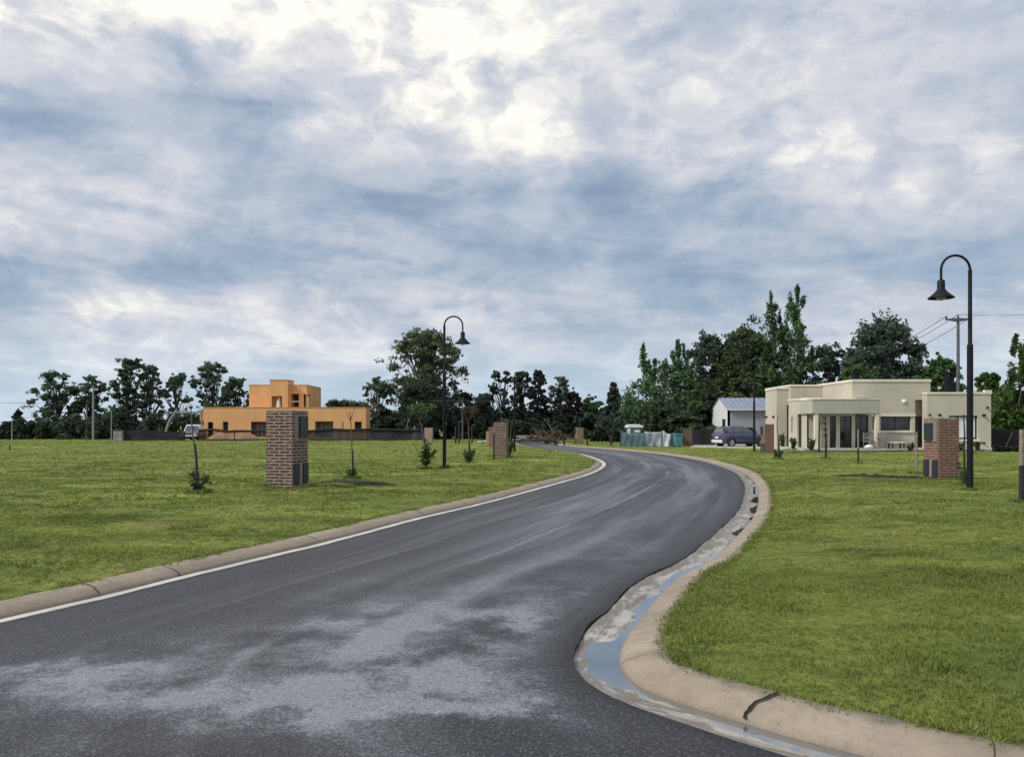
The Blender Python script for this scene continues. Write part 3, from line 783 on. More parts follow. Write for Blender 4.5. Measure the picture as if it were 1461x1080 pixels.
for (x0, x1, y0, y1, dens, h, w, per) in [(0, 9, 2.6, 7.5, 1700, .023, .0024, 3), (-10, 11, 5.5, 12, 620, .026, .0034, 3), (-19, 19, 12, 22, 130, .032, .0065, 3), (-34, 34, 22, 42, 22, .038, .013, 3), (-66, 66, 42, 84, 4, .045, .028, 3)]:
    P_, sd_ = scatter(x0, x1, y0, y1, dens, int(dens) + 5)
    Vx, Fx, Tx = blades(P_, sd_, h, w, int(dens) + 6, per)
    parts.append((Vx, Fx + off, Tx)); off += len(Vx)
# ragged fringe along both lawn edges
for (E, N, sd0) in ((EDGE_L, NL, 61), (EDGE_R, NRt, 62)):
    r = np.random.default_rng(sd0)
    near = E[(E[:, 1] > 2) & (E[:, 1] < 34)]; nn = N[(E[:, 1] > 2) & (E[:, 1] < 34)]
    k = r.integers(0, len(near), 16000)
    o_ = r.normal(size=len(k)) * .022 + .05
    P_ = near[k] + nn[k] * o_[:, None] + r.normal(size=(len(k), 2)) * .03
    clumpy = vnoise(P_[:, 0], P_[:, 1], .25, 14) > .35
    P_ = P_[clumpy]
    Vx, Fx, Tx = blades(P_, np.full(len(P_), .02), .038, .0034, sd0 + 5, 2)
    parts.append((Vx, Fx + off, Tx)); off += len(Vx)
feet = [(410,694.5,.55,420),(1343,683,.5,420),(1095,645,.45,160),(715,651.5,.45,200),(703,637,.4,80),(612,629.5,.5,60),(826.5,632.5,.5,60),(1384,700,.12,150),(634,667,.12,130),(283,704,.22,160),(503,681,.2,140),
        (607,668,.2,120),(669,660,.2,110),(1376,694,.16,140),(1110,655.5,.2,90),(1177.5,655,.2,90),(1224.5,661,.14,90),(1307,675,.24,130),(1457,718,.16,160),(704.5,655,.14,80),(1076,644,.14,60)]
for q, (fx, fy, fr, fn) in enumerate(feet):
    r = np.random.default_rng(900 + q); g = G(fx, fy); an = r.uniform(0, 2*np.pi, fn); rr = fr * (.75 + .5 * r.random(fn) ** 1.5)
    P_ = np.stack([g.x + np.cos(an) * rr, g.y + np.sin(an) * rr], 1)
    Vx, Fx, Tx = blades(P_, np.full(fn, 3.0), .075, .005 + .00022 * g.y, 950 + q, 2)
    parts.append((Vx, Fx + off, Tx * .55)); off += len(Vx)
r = np.random.default_rng(404)
W_ = np.stack([r.uniform(-16, 16, 5200), r.uniform(2.8, 30, 5200) ** 1.0], 1)
W_ = W_[np.abs(W_[:, 0]) < W_[:, 1] * .69 + .5]; sw = sdist(W_); W_ = W_[(sw > .05) & (vnoise(W_[:, 0], W_[:, 1], 2.4, 15) > .45)][:1500]
nb = 22; an = r.uniform(0, 2*np.pi, len(W_)*nb); rr = r.random(len(W_)*nb) ** .5 * np.repeat(r.uniform(.03, .13, len(W_)), nb)
P_ = np.repeat(W_, nb, axis=0) + np.stack([np.cos(an)*rr*1.5, np.sin(an)*rr], 1)
Vx, Fx, Tx = blades(P_, np.full(len(P_), 3.0), .055, .0042, 405, 1)
z_fix = np.maximum(sdist(P_), 0); dz_ = lawn_z(P_[:, 0], P_[:, 1], z_fix) - lawn_z(P_[:, 0], P_[:, 1], np.full(len(P_), 3.0)); Vx[:, 2] += np.repeat(dz_, 5)
parts.append((Vx, Fx + off, Tx * .5)); off += len(Vx)
go = mesh_np('grass', np.concatenate([a[0] for a in parts]), np.concatenate([a[1] for a in parts]), GRASS, attr=np.concatenate([a[2] for a in parts]))
tag(go, 'short mown green grass covering both lawns beside the road', 'grass', kind='stuff')

exec_marker = None
# ------------------------------------------------------------------ foliage
def leaf_quads(C, n, size, r, flat=0.0, aspect=1.6, shell=.45):
    """n leaf faces spread through each ellipsoid of C (cx,cy,cz,rx,ry,rz)"""
    C = np.asarray(C, float)
    k = np.repeat(np.arange(len(C)), n); N = len(k)
    v = r.normal(size=(N, 3)); v /= np.linalg.norm(v, axis=1)[:, None]
    rad = r.random(N) ** shell
    P = C[k, :3] + v * rad[:, None] * C[k, 3:]
    a = r.normal(size=(N, 3)); 
    if flat: a[:, 2] *= (1 - flat)
    a /= np.linalg.norm(a, axis=1)[:, None]
    b_ = np.cross(a, r.normal(size=(N, 3))); b_ /= np.linalg.norm(b_, axis=1)[:, None]
    s = size * r.uniform(.55, 1.35, N)
    a *= (s * aspect * .5)[:, None]; b_ *= (s * .5)[:, None]
    V = np.stack([P - a, P - b_ * .9, P + a, P + b_ * .9], 1).reshape(-1, 3)
    return V, np.arange(N * 4).reshape(-1, 4)

def limb(mb, a, b, r0, r1, r, bend=.12, n=5, sides=6):
    a, b = Vector(a), Vector(b); L = (b - a).length
    path, rs = [], []
    off = Vector((r.normal(), r.normal(), r.normal() * .4)) * L * bend
    for i in range(n + 1):
        t = i / n
        path.append(a.lerp(b, t) + off * math.sin(math.pi * t) * .6 + Vector((r.normal(), r.normal(), 0)) * L * .012)
        rs.append(r0 + (r1 - r0) * t)
    mb.tube(path, rs, sides)
    return path

def tree(name, label, kind, xp, ytop, Y, wpx, leaf, bark=None, seed=0, group=None, size=.30, dens=1.0, lean=0.0, low=None, cat='tree', gaps=None, tips_mat=None):
    r = np.random.default_rng(1000 + seed)
    X = PX(xp, Y); H = PZ(ytop, Y) - LZ; W = wpx / F * Y
    root = thing(name, (X, Y, LZ - .05), label, cat, group)
    tr = MB(); C = []; bark = bark or BARK_DARK
    tips = []
    if kind == 'euc':
        lo = low if low is not None else .38
        nc = int(38 * dens); tries = 0
        while len(C) < nc and tries < 3000:
            tries += 1
            t = r.random() ** .8
            h = H * (lo + (1 - lo) * t)
            wr = W * .5 * (.55 + .75 * math.sin(min(1, t * .85 + .18) * math.pi) ** .8)
            an = r.uniform(0, 2*math.pi); q = math.sqrt(r.random())
            cx, cy = math.cos(an) * wr * q * .85 + lean * h, math.sin(an) * wr * q * .7
            rad = W * r.uniform(.055, .105)
            if any((cx-c[0])**2 + ((cy-c[1])*.6)**2 + (h-c[2])**2 < (.42*(rad+c[3]))**2 for c in C): continue
            C.append((cx, cy, min(h, H - rad*.7), rad, rad, rad * r.uniform(.55, .8)))
        base_top = H * (lo + .12)
        main = limb(tr, (0,0,-.1), (lean*H*.5, 0, base_top), W*.035+.10, W*.022+.06, r, .05, 6, 8)
        for j in range(3):
            limb(tr, main[-2 - j % 2], (lean*H + r.normal()*W*.16, r.normal()*W*.1, H*r.uniform(.72,.92)), W*.018+.05, .03, r, .12)
        for c in C:
            s = main[min(len(main)-1, 2 + r.integers(0, len(main)-2))] if c[2] < base_top*1.35 else Vector((lean*c[2] + c[0]*.25, c[1]*.3, max(base_top*.8, c[2]*.62)))
            limb(tr, s, c[:3], .028*W**.5+.02, .015, r, .10)
        nleaf = 105
        V1, F1 = leaf_quads(C, nleaf, size*.78, r, shell=.6)
        ex = [(c[0]+r.normal()*c[3], c[1]+r.normal()*c[3], min(H, c[2]+r.normal()*c[3]*.9), c[3]*.7, c[3]*.7, c[3]*.45) for c in C for _ in range(4)]
        V2, F2 = leaf_quads(ex, 17, size*.68, r)
        V, Fc = np.concatenate([V1, V2]), np.concatenate([F1, F2 + len(V1)])
    elif kind == 'round':
        lo = low if low is not None else .12
        nc = int(90 * dens)
        for j in range(nc):
            z = r.uniform(-1, 1); an = r.uniform(0, 2*math.pi); q = r.random() ** .4
            hz = (1 - lo) * H / 2
            rad = W * r.uniform(.06, .125)
            rr = math.sqrt(max(0, 1 - z*z)) * q * (W*.5 - rad*.6)
            C.append((math.cos(an)*rr, math.sin(an)*rr, lo*H + hz + z*(hz - rad*.6), rad, rad, rad*.8))
        limb(tr, (0,0,-.1), (0,0,H*.55), W*.03+.1, .08, r, .04, 5, 8)
        for c in C[::3]: limb(tr, (0,0,H*r.uniform(.2,.5)), c[:3], .06, .02, r)
        V1, F1 = leaf_quads(C, 90, size*.78, r, shell=.6)
        ex = [(c[0]*1.04+r.normal()*c[3]*.9, c[1]+r.normal()*c[3]*.9, c[2]+r.normal()*c[3]*.9, c[3]*.6, c[3]*.6, c[3]*.5) for c in C for _ in range(2)]
        V2, F2 = leaf_quads(ex, 20, size*.66, r)
        V, Fc = np.concatenate([V1, V2]), np.concatenate([F1, F2 + len(V1)])
    elif kind == 'poplar':
        ns = max(3, int(6 * dens)); spires = []
        for j in range(ns):
            f = (j + .5) / ns - .5
            hx = H * (1 - .38 * abs(f)*2 * r.uniform(.7,1.2) - .12*r.random()*(j % 2)) if gaps is None else H * gaps[j % len(gaps)]
            spires.append((f * W * .72, r.normal()*W*.13, hx))
        for (sx, sy, hx) in spires:
            limb(tr, (sx*.25, sy*.25, H*.08), (sx, sy, hx*.97), .09, .02, r, .03, 7)
            nseg = int(hx / .55)
            for i in range(nseg):
                t = (i + 1) / nseg; 
                if t < .16: continue
                ww = W / ns * (2.9 * (1 - t) ** .8 + .25) * r.uniform(.65, 1.35)
                C.append((sx*(.25 + .75*min(1, t*1.5)) + r.normal()*ww*.55, sy*min(1, t*1.5) + r.normal()*ww*.55, hx*t + r.normal()*.25, ww*r.uniform(.4,.75), ww*.6, r.uniform(.5,1.1)))
        limb(tr, (0,0,-.1), (0,0,H*.3), .22, .14, r, .03, 4, 8)
        V, Fc = leaf_quads(C, 105, size*.60, r, aspect=2.4, shell=.8)
    elif kind == 'cedar':
        lo = low if low is not None else .1
        lv = int(15 * dens)
        for i in range(lv):
            t = i / (lv - 1); h = H * (lo + (1 - lo) * t) 
            wr = W * .5 * (1 - t) ** .62 * r.uniform(.8, 1.1) + .25
            na = max(3, int(9 * (1 - t) + 3))
            for j in range(na):
                an = 2*math.pi*j/na + r.random()
                ln = wr * r.uniform(.6, 1.05)
                limb(tr, (0,0,h), (math.cos(an)*ln, math.sin(an)*ln, h - ln*.08), .05, .012, r, .03, 3, 5)
                for q in (.35, .65, .95):
                    C.append((math.cos(an)*ln*q, math.sin(an)*ln*q, h - ln*q*.10 + r.normal()*.1, ln*.24+.15, ln*.24+.15, .17 + .02*H*r.random()))
        limb(tr, (0,0,-.1), (0,0,H*.97), .28, .04, r, .01, 6, 8)
        V, Fc = leaf_quads(C, 30, size, r, flat=.5)
    elif kind == 'palm':
        nfr = 12
        limb(tr, (0,0,-.1), (0,0,H*.72), .2, .16, r, .02, 4, 8)
        Vs, Fs, o_ = [], [], 0
        for j in range(nfr * 2):
            an = 2*math.pi*j/nfr + r.random()*.4; up = r.uniform(.1, 1.2)
            for k in range(9):
                t = k / 8; L = W * .55
                cx, cy, cz = math.cos(an)*L*t*math.cos(up*.6), math.sin(an)*L*t*math.cos(up*.6), H*.72 + L*t*math.sin(up) - L*.55*t*t
                V1, F1 = leaf_quads([(cx, cy, min(cz, H*.99), .12, .12, .10)], 5, size, r, aspect=3.0)
                Vs.append(V1); Fs.append(F1 + o_); o_ += len(V1)
        V, Fc = np.concatenate(Vs), np.concatenate(Fs)
    tr.build('trunk', bark, root)
    mesh_np('crown', V, Fc, leaf, root)
    if tips_mat:
        C2 = [(c[0]*1.03, c[1]*1.03, c[2]+.22, c[3]*.9, c[4]*.9, .10) for c in C if c[2] > .3*H and math.hypot(c[0], c[1]) > W*.10 and c[1] < W*.2 and r.random() < .6]
        V, Fc = leaf_quads(C2, 26, size*.8, r, flat=.5); tag(mesh_np('sprays', V, Fc, tips_mat, root), 'yellowish outer sprays')
    return root

def undergrowth(name, label, spans, leaf, seed, size=.34, cat='undergrowth'):
    """spans: (x0, x1, ytop0, ytop1, Y) in photo pixels at distance Y -> one uncountable mass of brush"""
    r = np.random.default_rng(3000 + seed); C = []
    for (x0, x1, y0, y1, Y) in spans:
        n = max(2, int((x1 - x0) / F * Y / .55))
        for i in range(n):
            t = (i + r.random()) / n; xp = x0 + (x1 - x0) * t
            top = PZ(y0 + (y1 - y0) * t, Y) * r.uniform(.72, 1.06)
            yy = Y + r.normal() * 1.2
            h = .3
            while h < top:
                rad = r.uniform(.55, 1.0) * (1.0 if top > 2.5 else .55)
                C.append((PX(xp, Y) + r.normal()*.5, yy + r.normal()*.8, min(h, max(.3, top - rad*.6)), rad, rad, rad*.8)); h += rad * .9
    V, Fc = leaf_quads(C, 52, size, r)
    return tag(mesh_np(name, V, Fc, leaf), label, cat, kind='stuff')

# left row
GE = 'tall loose eucalyptus trees beyond the left field'
tree('eucalyptus_tree', 'dark eucalyptus farthest left of the row, one branch reaching out to the left', 'euc', 84, 530, 96, 64, L_EUC, seed=1, group=GE, low=.25, dens=1.1, lean=-.02)
tree('eucalyptus_tree', 'dark eucalyptus standing behind the pale concrete utility pole', 'euc', 128, 536, 97, 52, L_EUC, seed=2, group=GE, low=.28)
tree('eucalyptus_tree', 'tallest dark eucalyptus of the left row, above the low dark hoarding', 'euc', 182, 512, 95, 56, L_EUC, seed=3, group=GE, low=.18, dens=1.3)
tree('eucalyptus_tree', 'pale thin leaved eucalyptus right beside the tallest of the left row', 'euc', 214, 522, 97, 42, L_EUC_PALE, BARK, seed=4, group=GE, low=.2)
tree('eucalyptus_tree', 'sparse pale eucalyptus with sky showing through, left of the pale beam frame', 'euc', 252, 533, 98, 48, L_EUC_PALE, BARK, seed=5, group=GE, low=.15, dens=.75)
tree('eucalyptus_tree', 'broad eucalyptus with bare dark forking limbs, left of the orange house', 'euc', 304, 517, 100, 66, L_EUC, seed=6, group=GE, low=.25, dens=1.0)
tree('eucalyptus_tree', 'shorter dark eucalyptus touching the upper storey of the orange house', 'euc', 338, 540, 99, 40, L_EUC, seed=7, group=GE, low=.2)
tree('stump_tree', 'dense dark columnar tree alone at the far left behind a thin pole', 'round', 25, 585, 92, 17, L_DARK, seed=8, low=.05, size=.28, dens=.8)
tree('fan_palm', 'feathery palm just above the right wing roof of the orange house', 'palm', 482, 566, 96, 30, L_DARK, BARK, seed=9, size=.5, group='palms behind the orange house')
tree('fan_palm', 'feathery palm at the right end of the orange house roof', 'palm', 508, 568, 98, 30, L_EUC, BARK, seed=10, size=.5, group='palms behind the orange house')
tree('eucalyptus_tree', 'slender open eucalyptus at the right corner of the orange house', 'euc', 537, 538, 93, 38, L_EUC_PALE, BARK_PALE, seed=11, low=.15, dens=.9)
tree('giant_tree', 'tallest and broadest dark tree, rising behind the street lamp left of the road', 'euc', 606, 471, 93, 112, L_BIG, BARK, seed=12, low=.30, dens=1.9, size=.34)
tree('evergreen_tree', 'rounded dark tree filling the foot of the tallest tree', 'round', 608, 540, 90, 92, L_DARK, seed=13, low=.02, dens=1.2)
tree('evergreen_tree', 'low dark tree right of the tallest tree', 'round', 664, 560, 88, 40, L_PURP, seed=14, low=.02, dens=.9)
tree('evergreen_tree', 'dark green tree above the mid distance saplings, left of the brick pillar pair', 'round', 690, 562, 86, 34, L_DARK, seed=15, low=.02, dens=.8)
tree('eucalyptus_tree', 'open crowned tree with a branch reaching left, above the brick pillar pair', 'euc', 716, 529, 92, 40, L_EUC, seed=16, low=.12, dens=1.1)
tree('eucalyptus_tree', 'loose dark tree directly behind the distant slim lamp', 'euc', 743, 531, 94, 36, L_EUC, seed=17, low=.15)
tree('evergreen_tree', 'narrow dense purplish tree right of the distant slim lamp', 'round', 768, 529, 92, 30, L_PURP, seed=18, low=.1, dens=1.0)
tree('eucalyptus_tree', 'pale wispy tree above the heap of dry branches', 'euc', 798, 538, 95, 38, L_EUC_PALE, seed=19, low=.2, dens=.8)
tree('evergreen_tree', 'reddish dark tree behind the heap of dry branches', 'round', 816, 558, 90, 34, L_PURP, seed=20, low=.02, dens=.8)
tree('bushy_tree', 'fresh green bushy tree behind the weathered pillar across the road', 'round', 843, 566, 92, 42, L_GREEN, seed=21, low=.02, dens=.8)
tree('conifer_tree', 'small pointed conifer left of the portable toilet', 'cedar', 876, 549, 90, 36, L_DARK, seed=22, low=.12, dens=.8)
tree('bushy_tree', 'dark bushy tree just behind the portable toilet', 'round', 903, 570, 84, 40, L_DARK, seed=23, low=.02, dens=.8)
# right group
tree('poplar_tree', 'thin poplar with bent top, first of the poplars by the tarpaulins', 'poplar', 927, 498, 80, 44, L_POP, BARK, seed=24, group='poplars on the right', dens=.6, gaps=[1.0, .80, .86])
tree('poplar_tree', 'bright green poplar with slanting spires behind the tarpaulin fence', 'poplar', 964, 484, 78, 72, L_POP, BARK, seed=25, group='poplars on the right', dens=1.0, gaps=[.72, .80, .86, 1.0, .92, .66])
tree('pine_tree', 'dark ragged pine between the slanting poplar and the spreading cedar', 'round', 1012, 477, 80, 84, L_DARK, seed=26, low=.02, dens=1.3)
tree('pine_tree', 'broad dark tree above the shed roof', 'round', 1062, 467, 79, 108, L_CEDAR, seed=27, low=.02, dens=1.6)
tree('cedar_tree', 'spreading dark cedar with layered branches left of the shed', 'cedar', 1008, 545, 66, 120, L_CEDAR, seed=28, low=.03, dens=.9)
tree('cedar_tree', 'cedar with yellow tipped layers above the shed', 'cedar', 1046, 502, 72, 104, L_CEDAR, seed=29, low=.05, dens=.9, tips_mat=L_CEDAR_T)
tree('conifer_tree', 'low dark conifer behind the tarpaulin fence', 'round', 942, 572, 68, 74, L_CEDAR, seed=30, low=.02, dens=1.2)
tree('poplar_tree', 'poplar with a thin crooked spire, left of the tallest poplar', 'poplar', 1105, 430, 76, 62, L_POP, BARK, seed=31, group='poplars on the right', dens=.8, gaps=[.62, 1.0, .74, .82])
tree('poplar_tree', 'tallest poplar, standing behind the left end of the beige house', 'poplar', 1136, 416, 75, 78, L_POP, BARK, seed=32, group='poplars on the right', dens=1.0, gaps=[.70, .84, .98, 1.0, .72, .60])
tree('evergreen_tree', 'dark tree between the tallest poplar and the big rounded tree', 'round', 1180, 494, 74, 84, L_DARK, seed=33, low=.02, dens=1.1)
tree('broad_tree', 'big rounded grey green tree behind the beige house', 'round', 1262, 455, 78, 122, L_ASH, BARK, seed=34, low=.02, dens=2.2, size=.34)
tree('bushy_tree', 'brownish green low tree against the beige house roof', 'round', 1222, 520, 68, 60, L_GREEN, seed=35, low=.02, dens=.9)
tree('bushy_tree', 'green tree behind the crossarm utility pole', 'round', 1342, 510, 72, 62, L_GREEN, seed=36, low=.02, dens=1.1)
tree('willow_tree', 'bright green shrubby tree right of the beige house', 'round', 1412, 528, 62, 44, L_BRIGHT, seed=37, low=.02, dens=.9)
tree('willow_tree', 'tall bright green tree cut by the right edge of the view', 'poplar', 1462, 484, 58, 84, L_BRIGHT, BARK, seed=38, dens=1.2, gaps=[.62, .86, 1.0, .96, .9, .98])
tree('bushy_tree', 'dark shady tree behind the fence at the far right', 'round', 1440, 560, 60, 66, L_GREEN, seed=39, low=.02, dens=1.0)

undergrowth('undergrowth', 'low dark brush along the far edge of the left field', [(-900,-60,598,603,92),(-60,60,604,600,90),(30,150,598,592,90),(120,300,592,590,94),(280,360,590,596,105)], L_HEDGE, 1)
undergrowth('woodland_edge', 'dark shady brush under the distant trees in the middle', [(515,560,585,580,93),(540,700,578,582,95),(680,860,584,580,97),(820,920,590,586,90),(700,800,598,600,86)], L_HEDGE, 2)
undergrowth('woodland', 'dark shady brush behind the tarpaulins and shed on the right', [(880,1020,590,575,72),(960,1100,560,545,76),(1080,1340,545,545,82),(1300,1480,565,560,72),(1400,1500,600,585,60),(1490,2200,575,590,64)], L_HEDGE, 3)
def bush(name, label, xp, ytop, ybase, wpx, leaf, seed, group=None, size=.22):
    g = G(xp, ybase); Y = g.y; r = np.random.default_rng(5000 + seed)
    H = PZ(ytop, Y) - LZ; W = wpx / F * Y
    root = thing(name, (g.x, g.y, LZ - .03), label, 'bush', group)
    C = []
    for j in range(14):
        rad = min(H, W) * r.uniform(.18, .3); C.append((r.uniform(-.5, .5)*(W-rad), r.normal()*H*.2, r.uniform(.15, 1)*(H-rad*.7), rad*1.1, rad, rad))
    st = MB()
    for c in C[:6]: limb(st, (c[0]*.4, c[1]*.4, -.05), c[:3], .03, .01, r)
    st.build('stem', BARK_DARK, root)
    V, Fc = leaf_quads(C, 70, size, r); mesh_np('leaves', V, Fc, leaf, root)
    return root
bush('roadside_bush', 'rounded hedge bush between weathered pillar and teal screen', 858, 613, 630, 34, L_HEDGE2, 1)
bush('roadside_bush', 'dark hedge bush touching the teal screen beside the toilet', 880, 612, 631, 26, L_HEDGE, 2)
bush('garden_bush', 'low hedge at the foot of the fence right of the beige house', 1440, 634, 645, 54, L_HEDGE2, 3, size=.14)
bush('field_bush', 'paler green bush in front of the brush on the left field', 72, 602, 626.5, 26, L_HEDGE2, 4)
bush('field_bush', 'yellowish bush behind the low dark hoarding', 222, 603, 626, 26, L_HEDGE2, 5)

# ------------------------------------------------------------------ brick pillars
def pillar(label, xp, ybase, ytop, w, dpt, rz, mat, boxes=True, face='right', group='brick meter pillars along the kerbs', cap=False, dx=0):
    g = G(xp, ybase); H = PZ(ytop, g.y) - LZ
    root = thing('brick_pillar', (g.x, g.y, LZ - .02), label, 'pillar', group, R(rz))
    body = MB().box(-w/2, w/2, -dpt/2, dpt/2, -.05, H).build('brickwork', mat, root, .012)
    if boxes:
        s = 1 if face == 'right' else -1
        xw = s * w / 2
        def bx(name, y0, y1, z0, z1, t, m, par=root):
            x0, x1 = sorted((xw - s*.02, xw + s*t)); return MB().box(x0, x1, y0, y1, z0, z1).build(name, m, par, .008)
        q = dpt
        f = bx('meter_frame', -q*.42, q*.40, H*.62, H*.955, .025, GREYBOX)
        d_ = bx('meter_door', -q*.18, q*.34, H*.65, H*.93, .07, DARKBOX, f)
        bx('keyhole', -q*.14, -q*.10, H*.78, H*.80, .078, GREYBOX, f)
        bx('gas_door', -q*.46, -q*.12, H*.055, H*.325, .035, NAVYBOX)
        bx('water_door', q*.14, q*.46, H*.055, H*.325, .035, NAVYBOX)
        bx('divider_strip', -q*.09, q*.11, H*.05, H*.33, .012, GREYBOX)
    return root
pillar('large brown brick pillar with dark meter doors on the left lawn', 410, 694.5, 585, .66, .70, -13, BRICK)
pillar('red brick pillar with pale left side, next to the tall lamp on the right lawn', 1343, 683, 596, .58, .60, 6, BRICK_RED, face='left')
pillar('red brick pillar in front of the beige house corner, beside the slim lamp', 1095, 645, 604.5, .52, .55, 4, BRICK_RED, face='left')
pillar('mottled brick pillar near the inside of the bend, left of the road', 715, 651.5, 601.5, .58, .60, -10, BRICK, boxes=False)
pillar('reddish pillar half hidden behind the mottled pillar by the bend', 703, 637, 609, .5, .5, -8, BRICK_RED, boxes=False)
pillar('pale pillar peeping out farthest left of the three pillars near the bend', 697.5, 632.5, 615, .42, .45, -8, BRICK_TAN, boxes=False)
pillar('small pale brick pillar behind the forked sapling left of the lamp', 612, 629.5, 610, .78, .6, -6, BRICK_TAN, boxes=False)
pillar('weathered brown pillar across the road beside the heap of branches', 826.5, 632.5, 609.5, .58, .6, 8, BRICK_OLIVE, face='left')

# ------------------------------------------------------------------ street lamps
def lamp(label, xp, ybase, height, rz, reach=.62, scale=1.0):
    g = G(xp, ybase)
    root = thing('street_lamp', (g.x, g.y, LZ - .02), label, 'street lamp', 'gooseneck street lamps', R(rz))
    r_ = reach / 2; top = height - r_
    MB().tube([(0,0,-.1),(0,0,height*.62)], [.062,.060], 14).build('lower_pole', BLACKMETAL, root)
    up = MB().tube([(0,0,height*.62),(0,0,height*.62+.03),(0,0,top)], [.060,.043,.040], 12).build('upper_pole', BLACKMETAL, root)
    MB().lathe([(.0,.02),(.12,.02),(.12,.035),(.07,.05),(.066,.12)], n=16).build('base_flange', BLACKMETAL, root)
    arc_ = [(r_ - r_*math.cos(a), 0, top + r_*math.sin(a)) for a in np.linspace(0, math.pi, 18)] + [(reach, 0, top - .26)]
    MB().tube(arc_, .026, 10).build('arm', BLACKMETAL, root)
    z = top - .24
    sh = MB().lathe([(.0,z+.03),(.05,z+.03),(.075,z),(.078,z-.17),(.10,z-.20),(.16,z-.27),(.262,z-.355),(.262,z-.368),(.25,z-.36),(.14,z-.26),(.0,z-.20)], (reach,0,0), 24)
    s_ = sh.build('lamp_shade', BLACKMETAL, root)
    MB().lathe([(.0,z-.25),(.085,z-.27),(.115,z-.335),(.085,z-.395),(.0,z-.42)], (reach,0,0), 16).build('bulb', simple('frosted_glass', (.30,.32,.36), .25, .05, 5) if 'frosted_glass' not in bpy.data.materials else bpy.data.materials['frosted_glass'], s_)
    return root
lamp('tall black gooseneck lamp in front of the red brick pillar on the right lawn', 1384, 700, 5.05, 180)
lamp('black gooseneck lamp on the left lawn before the tallest tree', 634, 667, 5.12, 0)
lamp('slim black lamp standing beside the parked car', 1076, 644, 4.55, 180, .6)
lamp('distant slim dark lamp against the trees right of the mottled pillar', 734, 643, 4.6, 5, .5)

# ------------------------------------------------------------------ saplings and stakes
def shoots(r, n, hgt, spread_, leafsize, z0=0.0):
    st = MB(); P = []
    for j in range(n):
        an = r.uniform(0, 2*math.pi); L = hgt * r.uniform(.55, 1.0); ou = spread_ * r.uniform(.4, 1.0)
        a = Vector((r.normal()*.02, r.normal()*.02, z0)); b_ = Vector((math.cos(an)*ou, math.sin(an)*ou, z0 + L))
        path = limb(st, a, b_, .007, .003, r, .1, 5, 4)
        for k in range(12):
            t = r.uniform(.2, 1.0); q = a.lerp(b_, t)
            P.append((q.x + r.normal()*.03, q.y + r.normal()*.03, q.z + r.normal()*.02, .02, .02, .02))
    V, Fc = leaf_quads(P, 1, leafsize, r, aspect=2.6)
    return st, V, Fc
def sapling(label, path_px, ybase, forks=(), lower=.45, shoot=None, stake=False, seed=0, crown=None, r0=.022, guard=True, tone=None, grp='young staked saplings on the lawns', mound=True, name='sapling'):
    """path_px: photo pixels of the stem from the base up"""
    r = np.random.default_rng(6000 + seed)
    x0 = path_px[0][0]; g = G(x0, ybase); Y = g.y
    root = thing(name, (g.x, g.y, LZ - .02), label, 'sapling', grp)
    pts = [Vector((PX(x, Y) - g.x, r.normal()*.02, PZ(y, Y) - LZ)) for x, y in path_px]; pts[0].z = -.06
    n = len(pts); rr = [r0 * (1 - .55 * i / (n-1)) for i in range(n)]
    tk = MB().tube(pts, rr, 7)
    for f in forks:
        fp = [Vector((PX(x, Y) - g.x, r.normal()*.04, PZ(y, Y) - LZ)) for x, y in f]
        tk.tube(fp, [r0*.55 - r0*.4*i/(len(fp)-1) for i in range(len(fp))], 6)
    tk.build('trunk', tone or BARK, root)
    if guard:
        H = pts[-1].z; hg = H * lower
        q = []; 
        for t in np.linspace(0, 1, 5):
            z = hg * t; i = max(j for j in range(n) if pts[j].z <= z + 1e-6 or j == 0); j2 = min(i+1, n-1)
            f = 0 if j2 == i else (z - pts[i].z) / max(1e-6, pts[j2].z - pts[i].z)
            q.append(pts[i].lerp(pts[j2], f) + Vector((.022, -.02, 0)))
        MB().tube(q, [r0*1.5, r0*1.25, r0*1.2, r0*1.15, r0*1.0], 7).build('stake', WOOD_DARK, root)
    if mound:
        mm = MB(); prof = [(.22*k + .0, .05*math.cos(k*math.pi/2)) for k in np.linspace(0, 1, 5)]
        mm.lathe([(max(.001, a), b_) for a, b_ in prof], n=14); mm.build('soil_mound', SOIL, root)
    if shoot:
        st, V, Fc = shoots(r, shoot[0], shoot[1], shoot[2], shoot[3])
        st.build('shoots', BARK, root); mesh_np('leaves', V, Fc, L_SHOOT, root)
    if crown:
        C = [(PX(x, Y) - g.x, r.normal()*.1, PZ(y, Y) - LZ, s, s, s*.8) for x, y, s in crown[0]]
        V, Fc = leaf_quads(C, crown[2], crown[3], r); mesh_np('crown', V, Fc, crown[1], root)
    return root
sapling('leaning sapling on the left lawn nearest the camera, dark stake and leafy shoots', [(283,704),(279.5,655),(277,625),(274,598),(272,575)], 704, lower=.56, shoot=(14,.62,.26,.05), seed=1, r0=.021)
sapling('straight bare sapling right of the large brown brick pillar', [(503,681),(502,640),(501,610),(499,585)], 681, forks=[[(500,600),(494,585),(491,574)],[(500,598),(505,584),(508,577)]], lower=.42, shoot=(7,.28,.2,.05), seed=2)
sapling('sapling with a pale forked top and bushy foot, left of the lamp', [(607,668),(606,640),(604,619),(601,606),(598.5,597)], 668, forks=[[(598.5,597),(592,588),(588.6,580),(589,574)],[(598.5,597),(604,590),(608,584),(613,580)],[(598,598),(597,586),(595,578)]], lower=.62, shoot=(18,.95,.42,.085), seed=3, r0=.035,
        crown=([(592,582,.25),(606,583,.28),(616,580,.22),(598,578,.2)], L_GREEN, 40, .07))
